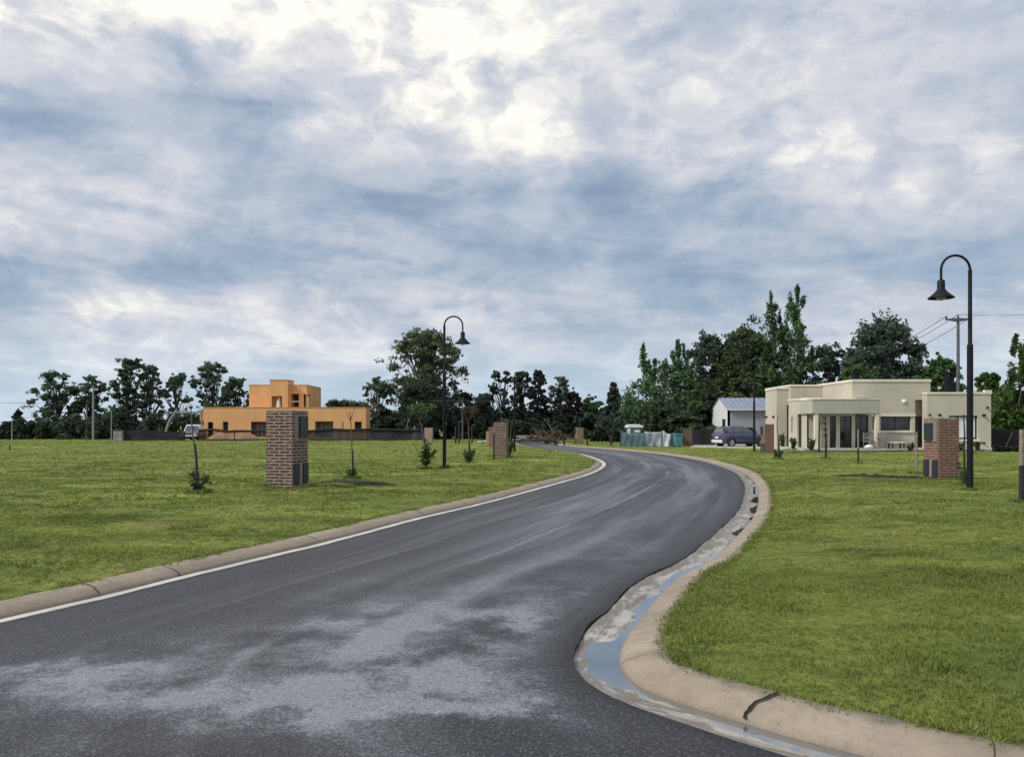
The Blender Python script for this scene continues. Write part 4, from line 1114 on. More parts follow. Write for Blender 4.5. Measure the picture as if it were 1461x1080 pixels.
sapling('reddish leaved sapling right of the lamp on the left lawn', [(669,660),(669,630),(668.5,610),(668,598)], 660, forks=[[(668,600),(663,590),(660,584)],[(668,600),(673,592),(677,588)]], lower=.5, shoot=(12,.62,.42,.075), seed=4, r0=.03,
        crown=([(662,587,.24),(670,583,.28),(678,586,.2),(667,592,.2)], L_RED, 46, .075))
sapling('leafy plant clinging to the right of the mottled pillar', [(727,650),(727.5,632),(729,615),(731,600)], 650, lower=.4, shoot=(12,.9,.3,.09), seed=5, r0=.03, mound=False)
sapling('thin sapling with twisted trunk just left of the tall right lamp', [(1376,694),(1377,665),(1374.5,640),(1377,615),(1375.5,590)], 694, lower=.3, shoot=(9,.62,.24,.05), seed=6, r0=.028, guard=False, tone=BARK_DARK)
sapling('sapling by the red pillar at the corner of the beige house', [(1110,655.5),(1110.5,630),(1109,605),(1110,592)], 655.5, lower=.5, shoot=(10,.55,.25,.07), seed=7, r0=.028)
sapling('dark leafy stemmed sapling before the porch, left of the pale stakes', [(1177.5,655),(1178,625),(1177,602),(1178,590)], 655, lower=.55, seed=8, r0=.034, tone=BARK_DARK, crown=([(1177.5,612,.1),(1177,603,.1),(1178,595,.09),(1177.5,620,.1)], L_SHOOT, 26, .05))
sapling('slim dark sapling close to the porch drainpipe', [(1168,645.5),(1168,620),(1168.5,596)], 645.5, lower=.9, seed=9, r0=.028, tone=BARK_DARK)
GS = 'wooden stakes on the right lawn'
def stake(label, xp, ybase, ytop, r0, mats, split=.5, lean=0, group=GS, block=False):
    g = G(xp, ybase); H = PZ(ytop, g.y) - LZ
    root = thing('stake', (g.x, g.y, LZ - .02), label, 'stake', group)
    MB().tube([(0,0,-.08),(lean*.5,0,H*split)], [r0*1.05, r0], 8).build('lower_stake', mats[0], root)
    MB().tube([(lean*.5,0,H*split),(lean,0,H)], [r0*.98, r0*.92], 8).build('upper_stake', mats[1], root)
    if block:
        MB().lathe([(.001,.06),(.16,.05),(.28,.0)], n=14).build('soil_mound', SOIL, root)
    return root
stake('short stake with pale top between porch and right brick pillar', 1224.5, 661, 612, .034, (WOOD_DARK, WOOD_PALE), .45)
stake('pale stake in a soil mound just left of the right brick pillar', 1307, 675, 615, .032, (WOOD_PALE, WOOD_PALE), .5, .02, block=True)
stake('thick pale stake with dark foot at the right edge of the view', 1457, 718, 611, .042, (WOOD_DARK, WOOD_PALE), .52, .01)
GD = 'short dark stakes on the far lawns'
stake('dark stake touching the left side of the mottled pillar', 704.5, 655, 618, .036, (WOOD_DARK, WOOD_DARK), .5, group=GD)
for lab, xp, yb, yt in [('short dark stake left of the reddish sapling', 650, 633, 608), ('thin dark stake just right of the lamp on the left lawn', 655, 632.5, 600), ('short dark stake right of the reddish sapling', 673.5, 632, 607),
                        ('dark stake right of the branch heap across the road', 794, 633.5, 614), ('dark stake midway between branch heap and weathered pillar', 805, 633.5, 619),
                        ('stubby dark stake just right of the weathered pillar', 838, 634.5, 626), ('stubby dark stake left of the teal screen', 872, 635.5, 625), ('tiny dark stake alone on the far left field', 14, 642, 634)]:
    stake(lab, xp, yb, yt, .075 if yb < 636 else .04, (WOOD_DARK, WOOD_DARK), .5, group=GD)

# dug earth line and a dark lawn mark beside the pillars
def earth_line(pts, w, seed):
    r = np.random.default_rng(seed); mb = MB(); P = [G(*q) for q in pts]; L = []
    for i in range(len(P)-1):
        for k in range(10): L.append(P[i].lerp(P[i+1], k/10))
    L.append(P[-1]); vs = []
    for i, q in enumerate(L):
        e = min(1, 4*i/len(L), 4*(len(L)-1-i)/len(L)) ; ww = w * (.25 + .75*e) * r.uniform(.6, 1.25)
        for (o_, z_) in ((-1,-.03),(-.5,.045*e*r.uniform(.6,1.3)),(.1,.06*e*r.uniform(.6,1.3)),(.6,.03*e),(1,-.03)): vs.append((q.x + r.normal()*.03, q.y + o_*ww + r.normal()*.03, q.z + z_))
    fs = [(i*5+j, i*5+j+1, (i+1)*5+j+1, (i+1)*5+j) for i in range(len(L)-1) for j in range(4)]
    mb.add(vs, fs, True); return mb
tag(earth_line([(442,690),(480,687.5),(530,689),(565,691)], .30, 1).build('dark_strip', SOIL), kind='structure')  # low dark green-brown strip right of the large pillar
tag(earth_line([(1185,678),(1230,678.5),(1290,681.5),(1330,684),(1362,685)], .16, 2).build('soil_strip', SOIL), kind='structure')

# ------------------------------------------------------------------ walls with openings
def wall(mb, o, u, L, z0, z1, ops=(), depth=.18, reveal=True):
    """upright wall face from o along u (unit, xy), outward normal = (u.y,-u.x); openings (a,b,za,zb) get reveals"""
    o, u = Vector((o[0], o[1], 0)), Vector((u[0], u[1], 0)); n = Vector((u.y, -u.x, 0))
    xs_ = sorted({0, L, *[q for a in ops for q in a[:2]]}); zs = sorted({z0, z1, *[q for a in ops for q in a[2:]]})
    P = lambda a, z, d=0: o + u*a + Vector((0,0,z)) - n*d
    for i in range(len(xs_)-1):
        for j in range(len(zs)-1):
            ca, cz = (xs_[i]+xs_[i+1])/2, (zs[j]+zs[j+1])/2
            if any(a[0] < ca < a[1] and a[2] < cz < a[3] for a in ops): continue
            mb.quad(P(xs_[i],zs[j]), P(xs_[i+1],zs[j]), P(xs_[i+1],zs[j+1]), P(xs_[i],zs[j+1]))
    for (a, b_, za, zb) in ops:
        mb.quad(P(a,za), P(a,za,depth), P(b_,za,depth), P(b_,za)); mb.quad(P(a,zb), P(b_,zb), P(b_,zb,depth), P(a,zb,depth))
        mb.quad(P(a,za), P(a,zb), P(a,zb,depth), P(a,za,depth)); mb.quad(P(b_,za), P(b_,za,depth), P(b_,zb,depth), P(b_,zb))
def opening(root, o, u, op, depth, pane, frame_m, fw=.06, kind='window', bars=0):
    """frame and pane set back in an opening"""
    o, u = Vector((o[0], o[1], 0)), Vector((u[0], u[1], 0)); n = Vector((u.y, -u.x, 0))
    a, b_, za, zb = op
    Mx = Matrix(((u.x, -n.x, 0, o.x), (u.y, -n.y, 0, o.y), (0,0,1,0), (0,0,0,1)))
    fr = MB()
    d0, d1 = depth*.55, depth*.55 + .06
    fr.box(a+.002, a+fw, d0, d1, za+.002, zb-.002, Mx); fr.box(b_-fw, b_-.002, d0, d1, za+.002, zb-.002, Mx)
    fr.box(a+fw, b_-fw, d0, d1, za+.002, za+fw, Mx); fr.box(a+fw, b_-fw, d0, d1, zb-fw, zb-.002, Mx)
    for k in range(bars):
        c_ = a + (b_-a)*(k+1)/(bars+1); fr.box(c_-fw*.4, c_+fw*.4, d0+.004, d1-.004, za+fw, zb-fw, Mx)
    f = fr.build(kind, frame_m, root)
    MB().box(a+fw*.5, b_-fw*.5, d0+.02, d0+.032, za+fw*.5, zb-fw*.5, Mx).build('pane', pane, f)
    return f

# ------------------------------------------------------------------ beige house (axes run with the view)
hy = 48.0
def house_beige():
    root = thing('beige_house', (24, 50, LZ - .02), 'long beige flat roofed house with grey porch on the right', 'house')
    O = Vector((24, 50, LZ - .02))
    lx = lambda xp, Y: PX(xp, Y) - O.x
    ly = lambda Y: Y - O.y
    lz = lambda yp, Y: PZ(yp, Y) - O.z
    # main tall block
    Ym, Yb = 48.0, 53.6
    x0, x1 = lx(1216, Ym), lx(1327.5, Ym); top = lz(545, Ym)
    w = MB()
    win_ops = [(lx(1256.5,Ym)-x0, lx(1299.5,Ym)-x0, lz(614,Ym), lz(594.5,Ym)), (lx(1245,Ym)-x0, lx(1251,Ym)-x0, lz(614,Ym), lz(594.5,Ym))]
    doors = [(lx(1220,Ym)-x0, lx(1239,Ym)-x0, .12, lz(592,Ym))]
    niche = (lx(1305.5,Ym)-x0, lx(1322.5,Ym)-x0, .12, lz(570.5,Ym))
    wall(w, (x0, ly(Ym)), (1,0), x1-x0, 0, top, win_ops + doors, .2)
    # recess is cut as a deeper opening
    w2 = MB()
    w = MB(); wall(w, (x0, ly(Ym)), (1,0), x1-x0, 0, top, win_ops + doors + [niche], .30)
    wall(w, (x0, ly(Yb)), (0,-1), Yb-Ym, 0, top)                       # left flank
    wall(w, (x1, ly(Ym)), (0,1), Yb-Ym, 0, top); wall(w, (x1, ly(Yb)), (-1,0), x1-x0, 0, top)
    w.quad((x0,ly(Ym),top-.15),(x1,ly(Ym),top-.15),(x1,ly(Yb),top-.15),(x0,ly(Yb),top-.15))
    w.build('main_wall', BEIGE, root)
    # parapet coping of the tall block
    cp = MB(); t = .16; e = .05
    cp.box(x0-e, x1+e, ly(Ym)-e, ly(Ym)+.22, top-.005, top+t); cp.box(x0-e, x0+.22, ly(Ym)+.22, ly(Yb)+e, top-.005, top+t); cp.box(x1-.22, x1+e, ly(Ym)+.22, ly(Yb)+e, top-.005, top+t)
    cp.build('parapet', CREAM, root, .02)
    # niche with panel and door
    nb = MB(); a, b_ = x0+niche[0], x0+niche[1]
    zsp = lz(594, Ym)
    nb.box(a+.01, b_-.01, ly(Ym)+.285, ly(Ym)+.31, zsp, niche[3]-.01); nb.build('panel', stucco('dark_beige_panel', (.36,.325,.25)), root)  # panel in a darker beige than the walls
    dr = MB().box(a+.02, b_-.02, ly(Ym)+.20, ly(Ym)+.26, .12, zsp-.005).build('front_door', DARKWOOD, root)
    MB().tube([(b_-.16, ly(Ym)+.17, 1.0),(b_-.16, ly(Ym)+.17, 1.35)], .018, 6).build('handle', ALLOY, dr)
    for k, op in enumerate(win_ops): 
        f = opening(root, (x0, ly(Ym)), (1,0), op, .2, DARKGLASS, CREAM if k else BLACKMETAL, .05, 'window', 1 if k == 0 else 0)
    sill = MB().box(x0+win_ops[1][0]-.15, x0+win_ops[0][1]+.12, ly(Ym)-.09, ly(Ym)-.003, win_ops[0][2]-.14, win_ops[0][2]-.01); sill.build('sill', CREAM, root, .01)
    MB().box(x0+win_ops[1][0]-.15, x0+win_ops[0][1]+.3, ly(Ym)-.05, ly(Ym)-.003, win_ops[0][3]+.02, win_ops[0][3]+.16).build('lintel', CREAM, root, .01)
    for op in doors: opening(root, (x0, ly(Ym)), (1,0), op, .2, DARKGLASS, DARKWOOD, .06, 'glass_door', 1)
    MB().lathe([(.001,-.10),(.13,-.07),(.155,-.02),(.155,-.003)], (lx(1290,Ym), ly(Ym), lz(573,Ym)), 16, axis='y').build('wall_light', WHITEP, root)
    MB().box(lx(1222,Ym), lx(1238.5,Ym), ly(Ym)-.05, ly(Ym)-.003, lz(570.5,Ym), lz(568.5,Ym)).build('vent', DARKWOOD, root)
    # right wing
    Yw = 47.4; a0, a1 = lx(1323, Yw), lx(1414, Yw); tw = lz(562.5, Yw)
    ops = [(lx(1354,Yw)-a0, lx(1395,Yw)-a0, lz(626.5,Yw), lz(593,Yw))]
    w = MB(); wall(w, (a0, ly(Yw)), (1,0), a1-a0, 0, tw, ops, .2); wall(w, (a0, ly(Ym)-.004), (0,-1), Ym-Yw-.004, 0, tw)
    wall(w, (a1, ly(Yw)), (0,1), 6, 0, tw); wall(w, (a1, ly(Yw)+6), (-1,0), a1-a0, 0, tw); w.quad((a0,ly(Yw),tw-.12),(a1,ly(Yw),tw-.12),(a1,ly(Yw)+6,tw-.12),(a0,ly(Yw)+6,tw-.12))
    w.build('wing_wall', BEIGE, root)
    cp = MB(); cp.box(a0-e, a1+e, ly(Yw)-e, ly(Yw)+.2, tw-.005, tw+.13); cp.box(a1-.2, a1+e, ly(Yw)+.2, ly(Yw)+6, tw-.005, tw+.13); cp.box(lx(1404.5,Yw), a1+e-.003, ly(Yw)-e+.003, ly(Yw)+.197, tw+.128, tw+.25)
    cp.box(a0-e+.003, a0+.2, ly(Yw)+.203, ly(Ym)-.06, tw-.003, tw+.127)
    cp.build('wing_parapet', CREAM, root, .02)
    op = ops[0]; f = opening(root, (a0, ly(Yw)), (1,0), op, .2, CURTAIN, BLACKMETAL, .09, 'window', 2)
    f['label'] = 'dark framed window with white curtains'
    MB().box(a0+op[0]-.1, a0+op[1]+.14, ly(Yw)-.08, ly(Yw)-.003, op[2]-.14, op[2]-.01).build('sill', CREAM, root, .01)
    for (xp_, yp_, r_) in [(1403,592.5,.085),(1408,581.5,.06),(1403,632,.06),(1326,592,.05),(1340,592,.07)]:
        MB().lathe([(.001,-.16),(r_,-.15),(r_,-.003)], (lx(xp_,Yw), ly(Yw), lz(yp_,Yw)), 12, axis='y').build('wall_spotlight', BLACKMETAL, root)
    # back block with the left flank chimney breast
    Yd = 52.6; d0, d1 = lx(1128, Yd), lx(1168, Yd); td = lz(551.5, Yd)
    w = MB(); wall(w, (d0, ly(Yd)), (1,0), x0-d0, 0, td); wall(w, (d0, ly(Yd)+5), (0,-1), 5, 0, td)
    w.quad((d0,ly(Yd),td-.1),(x0,ly(Yd),td-.1),(x0,ly(Yd)+5,td-.1),(d0,ly(Yd)+5,td-.1)); wall(w, (x0, ly(Yd)+5), (-1,0), x0-d0, 0, td); w.build('back_wall', BEIGE, root)
    Ya = 53.0; b0, b1 = lx(1108, Ya), d0-.003; ta = lz(555.5, Ya)
    w = MB(); wall(w, (b0, ly(Ya)), (1,0), b1-b0, 0, ta); wall(w, (b0, ly(Ya)+2.3), (0,-1), 2.3, 0, ta); w.quad((b0,ly(Ya),ta-.1),(b1,ly(Ya),ta-.1),(b1,ly(Ya)+2.3,ta-.1),(b0,ly(Ya)+2.3,ta-.1))
    wall(w, (b1, ly(Ya)+2.3), (-1,0), b1-b0, 0, ta)
    w.build('end_wall', BEIGE, root)
    cp = MB(); cp.box(d0-e, x0-e-.01, ly(Yd)-e, ly(Yd)+.2, td-.005, td+.13); cp.box(d0-e, d0+.2, ly(Yd)+.2, ly(Yd)+5, td-.005, td+.13)
    cp.box(b0-e, b1-.06, ly(Ya)-e, ly(Ya)+.2, ta-.005, ta+.14); cp.box(b0-e, b0+.2, ly(Ya)+.2, ly(Ya)+2.3+e, ta-.005, ta+.14); cp.build('back_parapet', CREAM, root, .02)
    MB().tube([(b1-.06, ly(Ya)-.06, .1),(b1-.06, ly(Ya)-.06, lz(578,Ya))], .06, 8).build('drainpipe', BLACKMETAL, root)
    for yo in (.45, 1.9): MB().box(b0-.12, b0-.003, ly(Ya)+yo, ly(Ya)+yo+.12, lz(596,Ya), lz(593,Ya)).build('wall_spotlight', BLACKMETAL, root)
    # annex whose left flank carries narrow windows and a door
    Yn, Yn2 = 47.2, 50.3; n0 = lx(1151, Yn); tn = lz(570, Yn)
    fl = Yn2 - Yn
    sops = [(.42, .78, lz(617,49.5), lz(595,49.5)), (1.55, 2.25, .12, lz(591,48.6))]
    w = MB(); wall(w, (n0, ly(Yn2)), (0,-1), fl, 0, tn, sops, .18); wall(w, (n0, ly(Yn)), (1,0), .9, 0, tn)
    wall(w, (x0, ly(Yn2)), (-1,0), x0-n0, 0, tn)
    w.quad((n0,ly(Yn),tn-.1),(x0,ly(Yn),tn-.1),(x0,ly(Yn2),tn-.1),(n0,ly(Yn2),tn-.1)); w.build('annex_wall', BEIGE, root)
    cp = MB(); cp.box(n0-e, n0+.2, ly(Yn)-e, ly(Yn2)+e, tn-.005, tn+.11); cp.box(n0+.2, n0+.9, ly(Yn)-e, ly(Yn)+.2, tn-.005, tn+.11); cp.build('annex_parapet', CREAM, root, .02)
    opening(root, (n0, ly(Yn2)), (0,-1), sops[0], .18, DARKGLASS, BEIGE, .04, 'narrow_window')
    opening(root, (n0, ly(Yn2)), (0,-1), sops[1], .18, DARKGLASS, DARKWOOD, .06, 'side_door')
    # porch: slab on columns, glazed doors behind it
    Yp = 46.0; p0, p1 = lx(1159, Yp), lx(1255.5, Yp); zt, zb = lz(569.5, Yp), lz(590, Yp)
    MB().box(p0, p1, ly(Yp), ly(Ym)-.003, zb, zt-.04).build('porch_roof', GREIGE, root, .015)
    MB().box(p0-.03, p1+.03, ly(Yp)-.03, ly(Ym)-.004, zt-.035, zt+.02).build('porch_coping', CREAM, root, .01)
    col = MB()
    for xp_ in (1163, 1253): 
        c0 = lx(xp_, Yp); c0 = min(max(c0, p0+.02), p1-.24); MB().box(c0, c0+.22, ly(Yp)+.04, ly(Yp)+.26, 0, zb-.003).build('porch_column', CREAM, root, .01)
    g0, g1 = n0+.9, x0 
    gz = zb - .02
    w = MB(); ops = [(lx(1184,47.6)-g0, lx(1193,47.6)-g0, .12, gz-.1), (lx(1198.5,47.6)-g0, lx(1216,47.6)-g0-.03, .12, gz-.1)]
    ops = [o_ for o_ in ops if o_[0] > .02 and o_[1] < g1-g0-.02]
    wall(w, (g0, ly(47.6)), (1,0), g1-g0, 0, tn, ops, .14); w.build('porch_wall', CREAM, root)
    for o_ in ops: opening(root, (g0, ly(47.6)), (1,0), o_, .14, DARKGLASS, DARKWOOD, .05, 'glass_door', 1)
    hp = MB(); xx, yy = lx(1152.7, 46.9), ly(46.9)
    hp.tube([(xx, yy, .1),(xx, yy, lz(582,46.9)),(xx+.1, yy-.05, lz(578.5,46.9))], .05, 8); hp.box(xx+.0, xx+.26, yy-.16, yy+.1, lz(580,46.9)+.02, lz(577.5,46.9)); hp.build('drainpipe', BLACKMETAL, root)
    # plinth terrace
    MB().box(n0-.9, a1+.3, ly(45.3), ly(Yw)-.003, 0.0, .11).build('terrace', TILES, root, .01)
    MB().box(lx(1120,50)-.5, n0-.003, ly(48.2), ly(52.5), 0.0, .10).build('side_path', TILES, root, .01)
    return root
house_beige()
# things on the roof
def cylinder_tank(label, xp, Y, y0, y1, r_, mat, name, cat):
    root = thing(name, (PX(xp, Y), Y, PZ(y1, Y)), label, cat)
    H = PZ(y0, Y) - PZ(y1, Y)
    MB().lathe([(.001,0),(r_,0),(r_*1.02,H*.1),(r_,H*.5),(r_*1.02,H*.85),(r_*.8,H*.95),(.001,H)], n=18).build('shell', mat, root)
    MB().lathe([(.001,H),(r_*.35,H+.002),(r_*.35,H+.1),(.001,H+.12)], n=12).build('cap', mat, root)
    return root
def chimney(label, xp, Y, y0, y1, w):
    z = PZ(y1, Y); root = thing('chimney', (PX(xp, Y), Y, z), label, 'chimney', 'dark roof chimneys'); H = PZ(y0, Y) - z
    MB().box(-w/2, w/2, -w/2, w/2, -.05, H*.82).build('stack', BLACKMETAL, root, .01)
    MB().box(-w*.68, w*.68, -w*.68, w*.68, H*.88, H).build('cowl', BLACKMETAL, root, .01)
    for sx in (-1, 1): MB().box(sx*w*.4-.03, sx*w*.4+.03, -.03, .03, H*.82, H*.88).build('bracket', BLACKMETAL, root)
    return root
chimney('small dark chimney on the tall roof of the beige house', 1221, 51.5, 531, 545.5, .36)
chimney('wide dark chimney on the right wing roof beside the utility pole', 1354, 51, 531, 562, .46)

# porch furniture and plants
def chair(label, xp, ybase, rz, mat, sc=1.0):
    g = G(xp, ybase, LZ); root = thing('garden_chair', (g.x, 45.7, LZ + .09), label, 'chair', 'garden chairs on the terrace', R(rz))
    MB().box(-.25, .25, -.25, .25, .40, .45).build('seat', mat, root, .01)
    MB().box(-.25, .25, .20, .26, .45, .95).build('backrest', mat, root, .01)
    for sx in (-.22, .22):
        for sy in (-.22, .22): MB().tube([(sx,sy,0),(sx,sy,.40)], .022, 6).build('leg', mat, root)
        MB().box(sx-.03, sx+.03, -.25, .2, .62, .66).build('armrest', mat, root)
    return root
for lab, X_, rz, mt in [('grey garden chair under the porch left of the column', PX(1241, 45.7), 30, FURN), ('pale grey garden chair right of the porch column', PX(1259.5, 45.7), -20, FURN)]:
    c_ = chair(lab, 1240, 640, rz, mt); c_.location = (X_, 45.75, LZ + .09)
t_ = thing('garden_table', (PX(1279, 45.8), 45.8, LZ + .09), 'low white topped garden table below the dark window', 'table')
MB().box(-.42, .42, -.3, .3, .34, .40).build('tabletop', WHITEP, t_, .012)
for sx in (-.34, .34):
    for sy in (-.22, .22): MB().box(sx-.03, sx+.03, sy-.03, sy+.03, 0, .34).build('leg', WOOD_DARK, t_)
cw = thing('cushion', (PX(1237, 45.7), 45.5, LZ + .10), 'white bundle lying on the terrace below the grey chair', 'bundle')
r = np.random.default_rng(5); bmx = bmesh.new(); bmesh.ops.create_icosphere(bmx, subdivisions=3, radius=.22)
for v in bmx.verts: v.co = Vector((v.co.x*1.2, v.co.y*.8, max(-.09, v.co.z*.6) + .10)) * (1 + .06*math.sin(9*v.co.x+4*v.co.z))
me = bpy.data.meshes.new('bundle_fabric'); bmx.to_mesh(me); bmx.free(); me.materials.append(WHITEP); me.polygons.foreach_set('use_smooth', [True]*len(me.polygons))
o_ = bpy.data.objects.new('fabric', me); COL.objects.link(o_); o_.parent = cw
def plant(label, X_, Y_, h, seed, spread_=.25, group='garden plants along the beige house'):
    r = np.random.default_rng(7000+seed); root = thing('garden_plant', (X_, Y_, LZ), label, 'plant', group)
    st, V, Fc = shoots(r, 14, h, spread_, .09); st.build('stems', BARK_DARK, root); mesh_np('leaves', V, Fc, L_SHOOT, root)
for k, (lab, xp, Y_, h) in enumerate([('spindly plant against the darker end wall of the beige house', 1117, 51.3, 1.0), ('leafy plant below the narrow window of the annex', 1132, 46.6, .8), ('plant at the left foot of the porch', 1157.5, 45.0, .8),
        ('low plant beside the front door of the beige house', 1299, 45.0, .45), ('small plant below the curtained window', 1370, 45.2, .5), ('small plant at the right corner of the beige house', 1394, 45.2, .55)]):
    plant(lab, PX(xp, Y_), Y_, h, k)
# planting strip in front of the terrace
m_ = earth_line([(1118,644.5),(1180,644.5),(1260,644),(1340,643.5),(1420,643)], .35, 9); tag(m_.build('flower_bed', SOIL), kind='structure')

# ------------------------------------------------------------------ shed
def shed():
    Y = 60.0; X0, X1 = PX(1038, Y), PX(1106, Y)
    root = thing('metal_shed', (X0, Y, LZ - .02), 'grey shed with ribbed blue grey metal roof behind the parked car', 'shed')
    L = X1 - X0; D = 4.6; ez = PZ(583, Y) - LZ; rz_ = ez + .95
    w = MB(); w.box(0, L, 0, D, 0, ez); w.build('wall', SHEDWALL, root)
    gb = MB().add([(-.02,0,0),(-.02,D,0),(-.02,D,ez),(-.02,D/2,rz_-.05),(-.02,0,ez),(.2,0,0),(.2,D,0),(.2,D,ez),(.2,D/2,rz_-.05),(.2,0,ez)],
                  [(0,4,3,2,1),(5,6,7,8,9),(0,1,6,5),(1,2,7,6),(2,3,8,7),(3,4,9,8),(4,0,5,9)])
    gb.build('gable', SHEDTRIM, root)
    rf = MB()
    for sgn, ya, yb in ((1, -.25, D/2), (-1, D+.25, D/2)):
        n = int(L / .09); prev = None
        for i in range(n + 1):
            x_ = -.12 + (L + .3) * i / n; dz = .035 * (1 if (i % 4) == 0 else 0)
            cur = ((x_, ya, ez - .02 + dz), (x_, yb, rz_ + dz))
            if prev: rf.quad(prev[0], cur[0], cur[1], prev[1])
            prev = cur
    rf.build('roof', ROOFMETAL, root)
    MB().box(-.12, L+.18, -.30, -.26, ez-.12, ez+.0).build('gutter', SHEDTRIM, root)
    dr = MB().box(-.05, -.022, .5, 1.35, .05, 2.05).build('door', DARKWOOD, root)
    MB().box(-.09, -.05, .6, .66, 1.0, 1.12).build('handle', ALLOY, dr)
    # low side hut
    Y2 = 64.5; xa, xb = PX(1029, Y2), PX(1040.5, Y2)
    hut = thing('brick_hut', (xa, Y2, LZ - .02), 'narrow white walled hut with red door left of the shed', 'hut')
    h2 = PZ(583, Y2) - LZ; r2 = PZ(571, Y2) - LZ; L2 = xb - xa
    MB().box(0, L2, 0, 3.0, 0, h2).build('wall', SHEDTRIM, hut)
    MB().add([(-.12,-.15,h2-.02),(L2+.1,-.15,h2-.02),(L2+.1,1.5,r2),(-.12,1.5,r2),(-.12,3.15,h2-.02),(L2+.1,3.15,h2-.02)], [(0,1,2,3),(3,2,5,4)]).build('roof', ROOFDARK, hut)
    MB().add([(-.01,0,h2),(-.01,3.0,h2),(-.01,1.5,r2-.04)], [(0,2,1)]).build('gable', SHEDTRIM, hut)
    d2 = MB().box(L2*.28, L2*.92, -.05, -.003, .05, h2-.1).build('door', REDDOOR, hut)
    MB().box(L2*.8, L2*.86, -.08, -.05, 1.0, 1.12).build('handle', ALLOY, d2)
shed()

